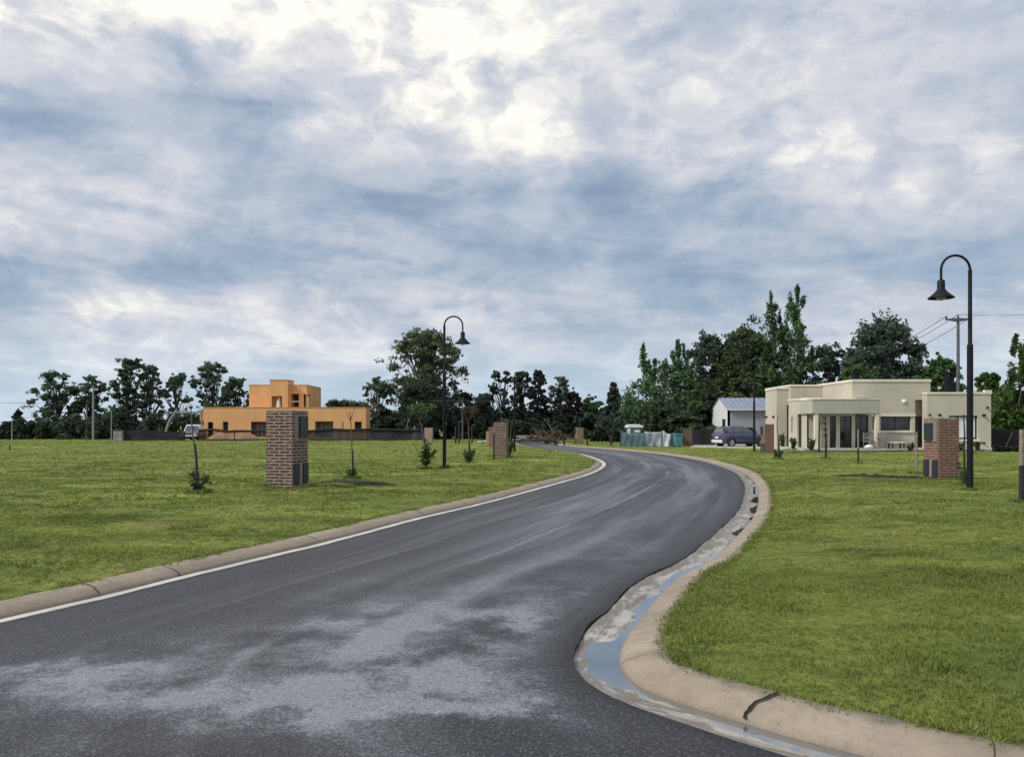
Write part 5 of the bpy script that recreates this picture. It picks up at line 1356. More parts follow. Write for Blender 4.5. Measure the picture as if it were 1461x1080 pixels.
# ------------------------------------------------------------------ parked car
def car():
    Y = 54.4; X0 = PX(1014, Y)
    root = thing('parked_car', (X0 + 2.15, Y, LZ - .04), 'blue grey compact suv parked before the shed', 'car', rz=R(13))
    root.scale = (.88, .95, .97)
    hw = .88
    def loft(st):
        vs, fs = [], []
        for (x, sec) in st:
            for (y, z) in sec: vs.append((x - 2.15, y, z))
        k = len(st[0][1])
        for i in range(len(st)-1):
            for j in range(k): fs.append((i*k+j, i*k+(j+1) % k, (i+1)*k+(j+1) % k, (i+1)*k+j))
        fs.append(tuple(range(k-1, -1, -1))); fs.append(tuple((len(st)-1)*k+j for j in range(k)))
        return vs, fs
    prof = [(0,.42,.80,.78),(.04,.34,.98,.83),(.18,.27,1.04,.87),(.6,.25,1.05,.88),(1.3,.25,1.04,.89),(2.1,.25,1.02,.89),(2.8,.25,1.0,.89),(3.25,.25,.97,.88),(3.8,.25,.90,.86),(4.15,.28,.78,.80),(4.28,.36,.62,.70)]
    st = []
    for x, zb, zt, w in prof:
        h = zt - zb
        st.append((x, [(-w*.92,zb),(-w,zb+h*.22),(-w*1.01,zb+h*.55),(-w*.97,zb+h*.88),(-w*.88,zt),(0,zt+.02),(w*.88,zt),(w*.97,zb+h*.88),(w*1.01,zb+h*.55),(w,zb+h*.22),(w*.92,zb)]))
    vs, fs = loft(st); body = MB().add(vs, fs, True).build('body', CARPAINT, root)
    roof = [(.08,1.02,.80),(.24,1.20,.77),(.52,1.44,.70),(.9,1.53,.66),(1.5,1.56,.655),(2.0,1.52,.66),(2.4,1.40,.68),(2.85,1.16,.74),(3.15,.99,.78)]
    cabin = MB(); st = []
    belt = lambda x: np.interp(x, [p_[0] for p_ in prof], [p_[2] for p_ in prof]) - .03
    for x, z, w in roof:
        b_ = belt(x); wb = np.interp(x, [p_[0] for p_ in prof], [p_[3] for p_ in prof]) * .90
        st.append((x, [(-wb,b_),(-(wb+w)/2*1.0,(b_+z)/2),(-w,max(b_+.01,z-.05)),(-w*.8,z),(0,z+.015),(w*.8,z),(w,max(b_+.01,z-.05)),((wb+w)/2,(b_+z)/2),(wb,b_)]))
    vs, fs = loft(st); cabin.add(vs, fs, True).build('cabin', CARPAINT, root)
    def side_pt(x, t, s):
        b_ = belt(x) + .05; z1 = np.interp(x, [q[0] for q in roof], [q[1] for q in roof]) - .085
        z = b_ + (z1 - b_) * t; wb = .88*.90; w = np.interp(x, [q[0] for q in roof], [q[2] for q in roof])
        zz = belt(x); f = (z - zz) / max(.05, (z1 + .03 - zz))
        return (x - 2.15, s * ((wb + (w - wb) * min(1, f)) + .012), z)
    for s in (-1, 1):
        for (xa, xb, la, lb) in ((.52,.98,.30,.06),(1.05,1.74,0,0),(1.82,2.66,0,.5)):
            g_ = MB(); n = 8; vs = []
            for i in range(n+1):
                x = xa + (xb-xa)*i/n
                vs += [side_pt(x, .04, s), side_pt(x, .98, s)]
            fs = [(2*i,2*i+2,2*i+3,2*i+1) if s < 0 else (2*i,2*i+1,2*i+3,2*i+2) for i in range(n)]
            g_.add(vs, fs, True).build('side_window', CARGLASS, root)
        for xw in (.80, 3.42):
            t = thing_part('wheel', root)
            c = (xw - 2.15, s*(hw-.05), .335)
            MB().lathe([(.20,-.10),(.30,-.11),(.335,-.08),(.335,.08),(.30,.11),(.20,.10)], c, 28, axis='y').build('tyre', TYRE, t)
            rim = MB().lathe([(.001,s*.03),(.06,s*.06),(.19,s*.085),(.215,s*.10),(.22,s*.04)], c, 20, axis='y')
            for k in range(6):
                an = k*math.pi/3; rim.tube([(c[0],c[1]+s*.07,c[2]),(c[0]+.2*math.cos(an),c[1]+s*.098,c[2]+.2*math.sin(an))], .024, 5)
            rim.build('rim', ALLOY, t)
            ar = MB(); vs = []
            for k in range(15):
                an = math.pi*k/14 ; 
                for rr, dy in ((.345, .0), (.415, .012)): vs.append((c[0]+rr*math.cos(an), s*(hw+.018+dy*.5), .335+rr*math.sin(an)))
            ar.add(vs, [(2*i,2*i+1,2*i+3,2*i+2) for i in range(14)]).build('wheel_arch', CARDARK, root)
        MB().box(-.95+.0, .95, s*(hw+.012)-.012, s*(hw+.012)+.012, .30, .42).build('side_skirt', CARDARK, root, .005)
        for xd in (1.60, 2.62): MB().box(xd-2.15-.1, xd-2.15+.08, s*(hw+.02)-.015, s*(hw+.02)+.012, .84, .875).build('door_handle', CARPAINT, root)
        for xd in (1.0, 1.84, 2.86): MB().box(xd-2.15-.006, xd-2.15+.006, s*(hw+.009)-.004, s*(hw+.009)+.003, .42, .98).build('door_seam', CARDARK, root)
        MB().box(2.78-2.15, 2.93-2.15, s*.98-.09, s*.98+.09, 1.0, 1.13).build('mirror', CARPAINT, root, .02)
        MB().box(-2.13, -1.86, s*.70-.12, s*.70+.165, .84, .99).build('tail_light', REDLENS, root, .02)
        MB().box(1.90, 2.09, s*.62-.14, s*.62+.14, .66, .78).build('headlight', CLEARLENS, root, .02)
    MB().box(-2.17, -2.02, -.80, .80, .34, .56).build('rear_bumper', CLEARLENS, root, .04)
    MB().box(-2.155, -2.12, -.26, .26, .66, .78).build('number_plate', WHITEP, root, .005)
    MB().add([(-2.02+.03,-.66,1.08),(-2.02+.03,.66,1.08),(-1.76,.60,1.44),(-1.76,-.60,1.44)], [(0,3,2,1)]).build('rear_window', CARGLASS, root).location = (-.045, 0, .02)
    MB().box(-1.92, -1.66, -.58, .58, 1.50, 1.535).build('spoiler', CARPAINT, root, .01)
    MB().add([(.97,-.70,1.10),(.97,.70,1.10),(.55,.62,1.42),(.55,-.62,1.42)], [(0,1,2,3)]).build('windscreen', CARGLASS, root).location = (.03, 0, .03)
    return root
def thing_part(name, parent):
    o = bpy.data.objects.new(name, None); COL.objects.link(o); o.parent = parent; o.empty_display_size = .1; return o
car()
# concrete pad the car stands on
dw = MB(); a, b_, c_, d_ = G(985,637.5), G(1120,641), G(1120,634), G(985,633)
dw.add([(a.x,a.y,LZ+.03),(b_.x,b_.y,LZ+.03),(c_.x,c_.y,LZ+.03),(d_.x,d_.y,LZ+.03),(a.x,a.y,0),(b_.x,b_.y,0),(c_.x,c_.y,0),(d_.x,d_.y,0)], [(0,1,2,3),(0,4,5,1),(1,5,6,2),(3,7,4,0)])
tag(dw.build('driveway', TILES), kind='structure')

# ------------------------------------------------------------------ toilet, screens, tarpaulins, bin
def toilet():
    Y = 56.5; w = 20 / F * Y; H = PZ(604.5, Y) - LZ
    root = thing('portable_toilet', (PX(904.5, Y), Y, LZ - .02), 'portable toilet with white domed roof behind the teal screen', 'portable toilet')
    MB().box(-w/2, w/2, -w/2, w/2, .05, H-.27).build('cabin', TEAL_GREY, root, .02)
    sh = MB(); n = 10
    pr = [(-.58,-.0),(-.58,.08),(-.50,.17),(-.30,.235),(0,.255),(.30,.235),(.50,.17),(.58,.08),(.58,0)]
    vs = [(a*w, -w*.56, H-.265+b_) for a, b_ in pr] + [(a*w, w*.56, H-.265+b_) for a, b_ in pr]; k = len(pr)
    sh.add(vs, [(i, i+1, k+i+1, k+i) for i in range(k-1)] + [tuple(range(k-1,-1,-1)), tuple(range(k, 2*k)), (k-1, 0, k, 2*k-1)], False)
    sh.build('roof', WHITEP, root, .01)
    MB().box(-w/2-.02, -w/2+.16, -w/2-.03, -w/2-.002, .1, H-.28).build('corner_post', WHITEP, root)
    d_ = MB().box(-w*.30, w*.42, -w/2-.03, -w/2-.003, .12, H-.36).build('door', TEAL_GREY, root, .01)
    MB().box(-w*.05, w*.33, -w/2-.045, -w/2-.03, H-.62, H-.44).build('vent', WHITEP, d_)
    MB().box(w*.30, w*.36, -w/2-.06, -w/2-.03, .85, .97).build('handle', CARDARK, d_)
toilet()
def screen(name, label, cat, x0, x1, ytop0, ytop1, Y, mat, folds=.05, seed=0, posts=2, postm=WOOD_DARK, amp_top=.06, group=None, thick=.03, bottom=.03):
    """cloth or sheet stretched between posts"""
    r = np.random.default_rng(8000+seed); X0, X1 = PX(x0, Y), PX(x1, Y); L = X1 - X0
    root = thing(name, (X0, Y, LZ - .02), label, cat, group)
    n, mrows = max(10, int(L/.09)), 8; f0, f1, f2 = r.uniform(2.2, 3.4), r.uniform(5, 8), r.uniform(10, 15)
    vs = []
    for i in range(n+1):
        t = i/n; top = PZ(ytop0 + (ytop1-ytop0)*t, Y) - LZ + amp_top * (math.sin(t*L*f0 + seed) * .5 - .5*math.sin(math.pi*t))
        for j in range(mrows+1):
            s = j/mrows
            dy = folds*(math.sin(t*L*f1 + s*2.2 + seed) + .6*math.sin(t*L*f2 - s*3.1 + 2*seed)) * (.35+.65*(1-s))
            vs.append((L*t, dy, bottom + (top - bottom)*s))
    k = mrows+1; N = len(vs)
    vs += [(x, y + thick, z) for x, y, z in vs]
    fs = []
    for i in range(n):
        for j in range(mrows):
            q = (i*k+j, (i+1)*k+j, (i+1)*k+j+1, i*k+j+1); fs.append(q); fs.append(tuple(N + a for a in q[::-1]))
        fs.append((i*k+mrows, (i+1)*k+mrows, N+(i+1)*k+mrows, N+i*k+mrows))
    for i in (0, n):
        for j in range(mrows): fs.append((i*k+j, i*k+j+1, N+i*k+j+1, N+i*k+j) if i else (i*k+j+1, i*k+j, N+i*k+j, N+i*k+j+1))
    MB().add(vs, fs, True).build('sheet', mat, root)
    for p_ in range(posts):
        xx = L*p_/max(1, posts-1); hh = PZ(ytop0 + (ytop1-ytop0)*p_/max(1, posts-1), Y) - LZ + .06
        MB().tube([(xx, .10, -.05),(xx, .10, hh)], .035, 7).build('post', postm, root)
    return root
screen('teal_screen', 'teal grey sheet screen in front of the portable toilet', 'screen', 885.5, 918, 617, 617.5, 55.0, TEAL_GREY, .04, 1)
screen('tarpaulin_screen', 'grey creased tarpaulin hung beside the teal screen', 'tarpaulin', 918.8, 948, 616, 613, 55.2, TARP, .09, 2, 3, amp_top=.12)
screen('tarpaulin_screen', 'whiter tarpaulin hanging left of the teal bin', 'tarpaulin', 945, 956.5, 613.5, 618, 55.0, TARP_WHITE, .08, 3, 2, amp_top=.1)
screen('teal_screen', 'narrow dark teal sheet between white tarpaulin and teal bin', 'screen', 956.8, 961.2, 616.5, 616.5, 55.4, TEAL_GREY, .02, 4)
g = G(967.5, 636); bn = thing('site_bin', (PX(967.5, 54.6), 54.6, LZ - .02), 'bright teal bin beside the brown board panel', 'bin')
wv = 11/F*54.6; hb = PZ(618, 54.6) - LZ
MB().add([(-wv*.42,-.25,.08),(wv*.42,-.25,.08),(wv*.42,.25,.08),(-wv*.42,.25,.08),(-wv*.5,-.32,hb*.88),(wv*.5,-.32,hb*.88),(wv*.5,.32,hb*.88),(-wv*.5,.32,hb*.88)], [(0,3,2,1),(4,5,6,7),(0,1,5,4),(1,2,6,5),(2,3,7,6),(3,0,4,7)]).build('body', TEAL, bn, .02)
MB().box(-wv*.54, wv*.54, -.36, .34, hb*.885, hb).build('lid', TEAL, bn, .03)
for sx in (-1, 1): MB().lathe([(.001,-.03),(.09,-.03),(.09,.03),(.001,.03)], (sx*wv*.3, .24, .09), 12, axis='y').build('wheel', TYRE, bn)
bp = thing('board_panel', (PX(974.5, 55), 55.0, LZ - .02), 'brown upright board panel between teal bin and dark netting', 'panel')
L_ = PX(987.5, 55) - PX(974.5, 55); bm_ = MB(); r = np.random.default_rng(3)
for k in range(5):
    bm_.box(L_*k/5+.004, L_*(k+1)/5-.004, 0, .025, .02, PZ(612, 55) - LZ + r.normal()*.03)
bm_.build('boards', WOODBOARD, bp)
for zz in (.4, 1.1): MB().box(0, L_, .026, .07, zz, zz+.09).build('rail', WOODBOARD, bp)
MB().tube([(L_+.06,.03,-.05),(L_+.06,.03,PZ(610,55)-LZ)], .045, 8).build('post', WOOD_DARK, bp)

def net_mat(name, col, alpha):
    m, nt, b = material(name); p = nt.obj()
    nt.set(b.inputs['Base Color'], nt.mix(nt.mr(nt.noise(p, 1.5, 5), .35, .65), tuple(c*.7 for c in col), col)); b.inputs['Roughness'].default_value = .85
    a = nt.m('ADD', alpha, nt.m('MULTIPLY', nt.m('SUBTRACT', nt.noise(p, 2.2, 4), .5), .25), clamp=True)
    nt.set(b.inputs['Alpha'], a); return m
NET_B = net_mat('black_shade_net', (.014,.013,.020), .93); NET_T = net_mat('thin_shade_net', (.022,.018,.020), .30); NET_P = net_mat('violet_shade_net', (.035,.032,.045), .90)
HEM = simple('black_hem', (.006,.006,.008), .8, .2, 4)
def net_fence(name, label, segs, Y, cat='fence'):
    """segs: (x0, x1, ytop list, material, hems)"""
    X0 = PX(segs[0][0], Y); root = thing(name, (X0, Y, LZ - .02), label, cat)
    for (x0, x1, tops, mat, hem) in segs:
        a, b_ = PX(x0, Y) - X0, PX(x1, Y) - X0; n = max(8, int((b_-a)/.25)); vs = []; ht = []
        for i in range(n+1):
            t = i/n; yt = np.interp(t, np.linspace(0, 1, len(tops)), tops); z = PZ(yt, Y) - LZ
            vs += [(a+(b_-a)*t, .05*math.sin(9*t+x0), -.02), (a+(b_-a)*t, .05*math.sin(7*t+x0), z)]; ht.append((a+(b_-a)*t, -.01+.05*math.sin(7*t+x0), z))
        MB().add(vs, [(2*i,2*i+2,2*i+3,2*i+1) for i in range(n)], True).build('net', mat, root)
        if hem:
            MB().tube([(x, y, z-.08) for x, y, z in ht], .13, 6).build('top_hem', HEM, root)
            MB().tube([(x, y, .06) for x, y, z in ht], .12, 6).build('bottom_hem', HEM, root)
        npst = max(1, int((b_-a)/3.2))
        for k in range(npst+1):
            t = k/npst; yt = np.interp(t, np.linspace(0, 1, len(tops)), tops)
            if k == npst and (x0, x1) != segs[-1][:2]: continue
            MB().tube([(a+(b_-a)*t, .10, -.05),(a+(b_-a)*t, .10, PZ(yt, Y) - LZ + .12)], .05, 6).build('post', WOOD_DARK, root)
    return root
net_fence('site_fence', 'black and violet netting fence in front of the orange house', [(284, 384, [613,611.5,614.5,613.5,614,613], NET_T, True), (384, 440, [613,614], NET_T, True), (440, 530, [614,611,612.5,611], NET_P, True), (530, 604, [612,611.5,613,612], NET_P, True)], 80.0)
net_fence('site_hoarding', 'low black sheet hoarding on the left field', [(177, 232, [614.5,613,614.5], NET_B, False), (232, 263, [615,615.5,616], NET_B, False)], 79.0)
net_fence('netting_fence', 'dark netting fence left of the parked car', [(989, 1020, [611,612,611], NET_B, False)], 57.5)
net_fence('boundary_fence', 'dark fence with slanting brace right of the beige house', [(1415, 1490, [611.5,612,611], NET_B, False)], 49.5)
br = thing('fence_brace', (PX(1433, 49.2), 49.2, LZ), 'slanting pale prop leaning on the dark fence at the right', 'prop')
MB().tube([(0,0,-.05),(.62,.2,.98)], .028, 6).build('pole', WOOD_PALE, br)
mb_ = thing('concrete_post_block', (PX(170, 79), 79.0, LZ - .02), 'mottled grey block at the left end of the low black hoarding', 'block')
MB().box(-.46, .46, -.3, .3, -.05, PZ(614, 79) - LZ).build('body', simple('mottled_concrete', (.24,.24,.25), .85, .5, 2.2), mb_, .02); MB().box(-.5, .5, -.34, .34, PZ(614, 79)-LZ, PZ(613.2, 79)-LZ).build('cap', ROOFDARK, mb_, .01)
# sandy earth banked behind the thin netting
dm = MB(); Yq = 81.6; vs = []; r = np.random.default_rng(8); n = 40
for i in range(n+1):
    t = i/n; x = PX(288, Yq) + (PX(436, Yq) - PX(288, Yq))*t; h = (.55+.35*math.sin(t*7)+.2*math.sin(t*17)) * min(1, 6*t, 6*(1-t))
    for (dy, f) in ((-.9,0),(-.4,.6),(0,1),(.5,.6),(1.0,0)): vs.append((x, Yq+dy, LZ-.05 + h*f*r.uniform(.9,1.1)))
dm.add(vs, [(i*5+j,(i+1)*5+j,(i+1)*5+j+1,i*5+j+1) for i in range(n) for j in range(4)], True)
tag(dm.build('earth_mound', DIRT), kind='structure')

# ------------------------------------------------------------------ orange house
def house_orange():
    Y = 84.0; O = Vector((PX(408, Y), Y, LZ - .02))
    root = thing('orange_house', O, 'two storey orange house under construction with open windows', 'house')
    lx = lambda xp, Yv=Y: PX(xp, Yv) - O.x
    lz = lambda yp, Yv=Y: PZ(yp, Yv) - O.z
    x0, x1 = lx(290.5), lx(522); top = lz(581.5); D = 2.6
    ops = [(296.5,304,602,626),(317.5,325.5,601.5,615),(358,384,601.5,623),(400,424,601,626),(449.5,475.5,601,624),(488.6,490,601,614),(506,516,601.5,614.5)]
    oo = [(lx(a)-x0, lx(b_)-x0, max(.05, lz(d_)), lz(c_)) for a, b_, c_, d_ in ops]
    w = MB(); wall(w, (x0,0), (1,0), x1-x0, 0, top, oo, .3)
    wall(w, (x1,0), (0,1), D, 0, top); wall(w, (x1,D), (-1,0), x1-x0, 0, top, [(4,6,.9,2.2),(12,13.5,.9,2.2)], .3); wall(w, (x0,D), (0,-1), D, 0, top)
    w.quad((x0,0,top-.25),(x1,0,top-.25),(x1,D,top-.25),(x0,D,top-.25)); w.build('ground_floor_wall', ORANGE, root)
    r0_, r1_ = lx(350, 86), lx(441, 86); w = MB(); wall(w, (r1_,D+.003), (0,1), 6.2, 0, top-.26); wall(w, (r0_,D+6.2), (0,-1), 6.197, 0, top-.26); wall(w, (r1_,D+6.2), (-1,0), r1_-r0_, 0, top-.26)
    w.quad((r0_,D+.003,top-.26),(r1_,D+.003,top-.26),(r1_,D+6.2,top-.26),(r0_,D+6.2,top-.26)); w.build('rear_wall', ORANGE, root)
    cp = MB(); cp.box(x0-.04, x1+.04, -.05, .2, top-.003, top+.06); cp.box(x1-.2, x1+.04, .2, D+.04, top-.003, top+.06); cp.box(x0-.04, x0+.2, .2, D, top-.003, top+.06); cp.build('parapet', ORANGE_D, root, .01)
    # window linings
    for k, o_ in enumerate(oo):
        if k == 5: continue
        a, b_, za, zb = o_; fr = MB(); fw = .07
        fr.box(x0+a+.004, x0+a+fw, .16, .24, za+.004, zb-.004); fr.box(x0+b_-fw, x0+b_-.004, .16, .24, za+.004, zb-.004); fr.box(x0+a+fw, x0+b_-fw, .16, .24, zb-fw, zb-.004)
        f = fr.build('window_frame', WOOD_PALE if k in (1, 4) else DARKWOOD, root)
        if k in (2, 4):
            for q in (.3, .55, .75): MB().box(x0+a+(b_-a)*q-.05, x0+a+(b_-a)*q+.05, .5, .6, .1, zb-.1).build('prop', WOOD_PALE, f)
    MB().box(x0-.5, x0-.05, .2, .6, lz(600), top-.5).build('wall_stub', ORANGE_D, root)
    # partition inside so that the rooms stay dark
    MB().box(x0+.3, x1-.3, D*.55, D*.55+.15, .05, top-.3).build('partition', CONC, root)
    # upper storey: front, projecting tower, right flank
    Y2 = 86.0; oy = Y2 - Y; u0, u1 = lx(355.5,Y2), lx(438,Y2); t2 = lz(549.5,Y2); D2 = 6.3; zb0 = top-.24
    uo = [(415.5,426.5,562,581),(433,437.2,562.5,581)]
    u_ops = [(lx(a,Y2)-u0, lx(b_,Y2)-u0, max(zb0+.1, lz(d_,Y2)), lz(c_,Y2)) for a, b_, c_, d_ in uo]
    w = MB(); wall(w, (u0,oy), (1,0), u1-u0, zb0, t2, u_ops, .25); wall(w, (u1,oy), (0,1), D2, zb0, t2, [(.35,1.5,max(zb0+.1, lz(581,Y2)),lz(562.5,Y2))], .25)
    wall(w, (u1,oy+D2), (-1,0), u1-u0, zb0, t2, [(.1,1.6,zb0+.15,lz(562.5,Y2)),(3.2,5.2,zb0+.6,lz(564,Y2))], .25); wall(w, (u0,oy+D2), (0,-1), D2, zb0, t2)
    w.quad((u0,oy,t2-.2),(u1,oy,t2-.2),(u1,oy+D2,t2-.2),(u0,oy+D2,t2-.2)); w.build('upper_wall', ORANGE, root)
    cp = MB(); cp.box(u0-.03, u1+.03, oy-.04, oy+.15, t2-.003, t2+.05); cp.box(u1-.15, u1+.03, oy+.15, oy+D2, t2-.003, t2+.05); cp.build('upper_parapet', ORANGE_D, root, .01)
    MB().box(lx(416,Y2), lx(426.4,Y2), oy+.08, oy+.14, lz(573.5,Y2), lz(572,Y2)).build('window_bar', WHITEP, root)
    Y3 = 85.3; oy3 = Y3 - Y; a0, a1 = lx(385,Y3), lx(410.5,Y3); t3 = lz(542.5,Y3)
    op = [(lx(387.5,Y3)-a0, lx(402.5,Y3)-a0, max(zb0+.1, lz(581,Y3)), lz(565,Y3))]
    w = MB(); wall(w, (a0,oy3), (1,0), a1-a0, zb0, t3, op, .3); wall(w, (a1,oy3), (0,1), 2.4, zb0, t3); wall(w, (a0,oy3+2.4), (0,-1), 2.4, zb0, t3); wall(w, (a1,oy3+2.4), (-1,0), a1-a0, t2-.2, t3)
    w.quad((a0,oy3,t3),(a1,oy3,t3),(a1,oy3+2.4,t3),(a0,oy3+2.4,t3)); w.build('tower_wall', ORANGE, root)
    MB().box(a0-.04, a1+.04, oy3-.04, oy3+2.44, t3-.001, t3+.08).build('tower_cap', ORANGE_D, root, .01)
    sh = MB().tube([(lx(396,Y3), oy3+.4, zb0+.1),(lx(396,Y3), oy3+.4, lz(572,Y3)),(lx(396.5,Y3), oy3+.45, lz(567,Y3))], [.30,.20,.08], 10).build('plastic_wrap', WHITEP, root)
house_orange()

# ------------------------------------------------------------------ truck and beam frame behind the hoarding
tk = thing('pickup_truck', (PX(274.5, 82), 82, LZ - .02), 'white cab of a truck behind the netting left of the orange house', 'truck', rz=R(6))
zt = PZ(605.5, 82) - LZ; zm = PZ(615.5, 82) - LZ
def taper(b0, b1, z0, z1, ya, yb, ins):
    return [(-b0,ya,z0),(b0,ya,z0),(b0,yb,z0),(-b0,yb,z0),(-b1,ya+ins,z1),(b1,ya+ins,z1),(b1,yb-ins*.4,z1),(-b1,yb-ins*.4,z1)]
BF = [(0,3,2,1),(4,5,6,7),(0,1,5,4),(1,2,6,5),(2,3,7,6),(3,0,4,7)]
MB().add(taper(.95,.93,.45,zm-.02,-1.5,3.4,.05), BF).build('body', TRUCKG, tk, .06)
cb = MB().add(taper(.88,.68,zm-.02,zt,-.2,1.6,.42), BF).build('cab', TRUCKW, tk, .06)
sw = .40/(zt-zm)
MB().add([(-.74,-.165,zm+.08),(.74,-.165,zm+.08),(.60,.115,zt-.12),(-.60,.115,zt-.12)], [(0,1,2,3)]).build('windscreen', CARGLASS, tk).location = (0, -.06, 0)
MB().box(-.025, .025, -.22, -.10, zm+.02, zt-.05).build('pillar_trim', TRUCKW, tk)
for sx in (-1, 1):
    MB().box(sx*.62-.17, sx*.62+.17, -1.56, -1.47, zm-.38, zm-.2).build('headlight', CLEARLENS, tk, .02)
    MB().box(sx*1.05-.09, sx*1.05+.09, -.25, -.15, zm, zm+.2).build('mirror', CARDARK, tk)
    for yw in (-.8, 2.5): 
        t = thing_part('wheel', tk); MB().tube([(sx*.72,yw,.36),(sx*.95,yw,.36)], .36, 20).build('tyre', TYRE, t); MB().tube([(sx*.90,yw,.36),(sx*.965,yw,.36)], .2, 14).build('rim', ALLOY, t)
MB().box(-.9, .9, -1.58, -1.48, .42, .6).build('bumper', CLEARLENS, tk, .02)
MB().box(-.5, .5, -1.54, -1.46, zm-.4, zm-.2).build('grille', CARDARK, tk)
hf = thing('hoist_frame', (PX(250, 83), 83, LZ), 'pale horizontal beam on a slanted leg above the truck cab', 'frame')
zb_ = PZ(588, 83) - LZ; xe = PX(288, 83) - PX(250, 83)
MB().tube([(.05,0,zb_-.05),(xe,0,zb_)], .11, 8).build('beam', CONCPOLE, hf)
MB().tube([(.2,0,zb_+.3),(-.65,0,PZ(601,83)-LZ),(-1.3,0,-.05)], .13, 8).build('leg', CONCPOLE, hf)
MB().tube([(xe-.1,.2,zb_),(xe-.1,.2,-.05)], .08, 8).build('rear_leg', CONCPOLE, hf)

# ------------------------------------------------------------------ utility poles and wires
def upole(label, xp, Y, ytop, r_, mat, arm=None, group='utility poles'):
    H = PZ(ytop, Y) - LZ; root = thing('utility_pole', (PX(xp, Y), Y, LZ - .02), label, 'utility pole', group)
    MB().tube([(0,0,-.2),(0,0,H)], [r_, r_*.7], 10).build('pole', mat, root)
    if arm:
        xa, xb, ya = arm; z = PZ(ya, Y) - LZ
        a, b_ = PX(xa, Y)-PX(xp, Y), PX(xb, Y)-PX(xp, Y)
        MB().add([(a,-.07,z+.02),(a,.07,z+.02),(a,.07,z+.10),(a,-.07,z+.10),(0,-.12,z-.12),(0,.12,z-.12),(0,.12,z+.16),(0,-.12,z+.16),(b_,-.07,z+.02),(b_,.07,z+.02),(b_,.07,z+.10),(b_,-.07,z+.10)],
                 [(0,3,2,1),(0,1,5,4),(3,7,6,2),(0,4,7,3),(1,2,6,5),(8,9,10,11),(4,5,9,8),(7,11,10,6),(4,8,11,7),(5,6,10,9)]).build('crossarm', mat, root)
        for q in (a*.94, 0, b_*.94): MB().lathe([(.001,0),(.05,0),(.075,.07),(.045,.13),(.06,.2),(.001,.24)], (q, 0, z+(.10 if q else .16)), 10).build('insulator', CARDARK, root)
    return root
POLE_GREY = simple('grey_steel_pole', (.085,.09,.105), .7, .15, 4)
upole('grey utility pole with a crossarm behind the beige house', 1367, 58.0, 456, .14, POLE_GREY, (1349, 1384.5, 456.5))
upole('thickest pale concrete pole left of the low black hoarding', 133, 86, 551, .13, CONCPOLE)
upole('slimmer pale pole just left of the thickest concrete pole', 123.5, 88, 578, .09, CONCPOLE)
upole('thin pale pole behind the mottled grey block', 159, 87, 585, .075, CONCPOLE)
upole('thin pole alone near the left edge, in front of the columnar tree', 17, 80, 598, .07, CONCPOLE)
upole('slim grey pole among the trees right of the lamp on the left lawn', 660, 84, 570, .10, POLE_GREY)
def wire(label, pts, r_=.012, sag=.3, group='overhead wires'):
    P = []
    A = [Vector((PX(x, Y), Y, PZ(y, Y))) for x, y, Y in pts]
    for i in range(len(A)-1):
        for k in range(12):
            t = k/12; q = A[i].lerp(A[i+1], t); q.z -= sag*4*t*(1-t); P.append(q)
    P.append(A[-1])
    o = MB().tube(P, r_, 5).build('overhead_wire', WIRE); tag(o, label, 'wire', group, 'thing'); return o
wire('upper wire sloping left from the crossarm pole across the big rounded tree', [(1349.5,452,58),(1180,523,92)], .022, .8)
wire('lower wire sloping left from the crossarm pole across the big rounded tree', [(1384,454,58),(1178,530,94)], .022, 1.2)
wire('middle wire sloping left from the top of the crossarm pole', [(1367,449,58),(1179,526,93)], .022, 1.0)
wire('faint wire running right from the crossarm pole to the edge', [(1367,449,58),(1500,447,52)], .014, .1)
wire('faint high wire at the left edge ending in the first eucalyptus', [(-40,573,100),(75,574.5,101)], .022, .1)
wire('faint low wire at the left edge beside the columnar tree', [(17,599,80),(70,590,98)], .018, .1)
wire('pale wire crossing behind the lamp on the left lawn', [(590,571,84),(660,571,84),(735,573,84)], .03, .05)

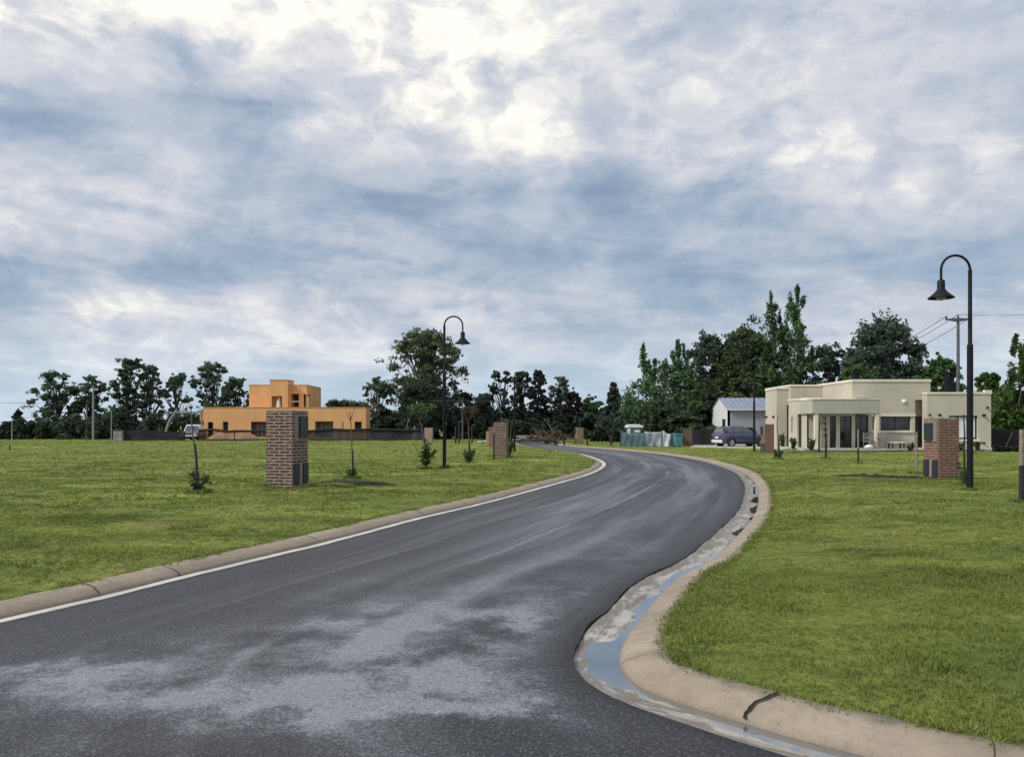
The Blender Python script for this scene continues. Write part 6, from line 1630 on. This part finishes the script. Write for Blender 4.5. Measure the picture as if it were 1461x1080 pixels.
# ------------------------------------------------------------------ heap of dry branches, rubble
def heap():
    Y = 70.0; root = thing('branch_heap', (PX(786, Y), Y, LZ - .02), 'heap of dry cut branches across the road', 'branch heap')
    r = np.random.default_rng(77); tw = MB(); C = []
    for k in range(80):
        a = Vector((r.normal()*.75, r.normal()*.6, r.uniform(0, .5))); an = r.uniform(0, math.pi); L = r.uniform(.6, 1.7)
        b_ = a + Vector((math.cos(an)*L, r.normal()*.3, r.uniform(-.2, .7)*L)); b_.z = max(.02, min(1.45, b_.z)); limb(tw, a, b_, .035, .012, r, .1, 3, 5)
    tw.build('twigs', PALLET, root)
    for k in range(14): C.append((r.normal()*.9, r.normal()*.4, r.uniform(.1,.9), .4, .35, .28))
    V, Fc = leaf_quads(C, 45, .16, r, aspect=3); mesh_np('dry_leaves', V, Fc, L_DRY, root)
    for (a, b_) in (((.55,0,.3),(-.35,.2,2.0)), ((-.9,.3,.3),(-1.7,.3,1.5))): limb_mb = MB(); limb(limb_mb, a, b_, .06, .04, r, .03); limb_mb.build('branch', PALLET, root)
heap()
lg = thing('felled_log', (PX(752, 74), 74, LZ), 'pale felled logs left of the branch heap', 'logs')
r = np.random.default_rng(12)
for k in range(5): MB().tube([(-1.0+r.normal()*.2, r.normal()*.5, .14+.16*(k % 3)),(1.0+r.normal()*.2, r.normal()*.5, .14+.16*(k % 3))], .13, 9).build('log', BARK_PALE, lg)
rb = thing('concrete_rubble', (PX(690, 66), 66, LZ), 'pale broken concrete slabs on the lawn left of the three pillars', 'rubble')
for k in range(7):
    Mx = Matrix.Translation((r.uniform(-.9,.9), r.normal()*.5, .08+.05*r.random())) @ Matrix.Rotation(r.uniform(0,3), 4, 'Z') @ Matrix.Rotation(r.normal()*.2, 4, 'X')
    MB().box(-.35, .35, -.25, .25, -.06, .07, Mx).build('slab', TILES, rb, .02)
hp_ = thing('building_prop', (PX(580, 81.5), 81.5, LZ), 'slanting pale board behind the violet netting', 'board')
MB().tube([(-.3,0,-.05),(.25,.1,PZ(597,81.5)-LZ)], .07, 6).build('plank', PALLET, hp_)
MB().add([(.5,.2,0),(1.3,.2,0),(.8,.5,PZ(606,81.5)-LZ),(.9,-.2,0)], [(0,3,2),(3,1,2),(0,2,1)]).build('sheet', CONCPOLE, hp_)
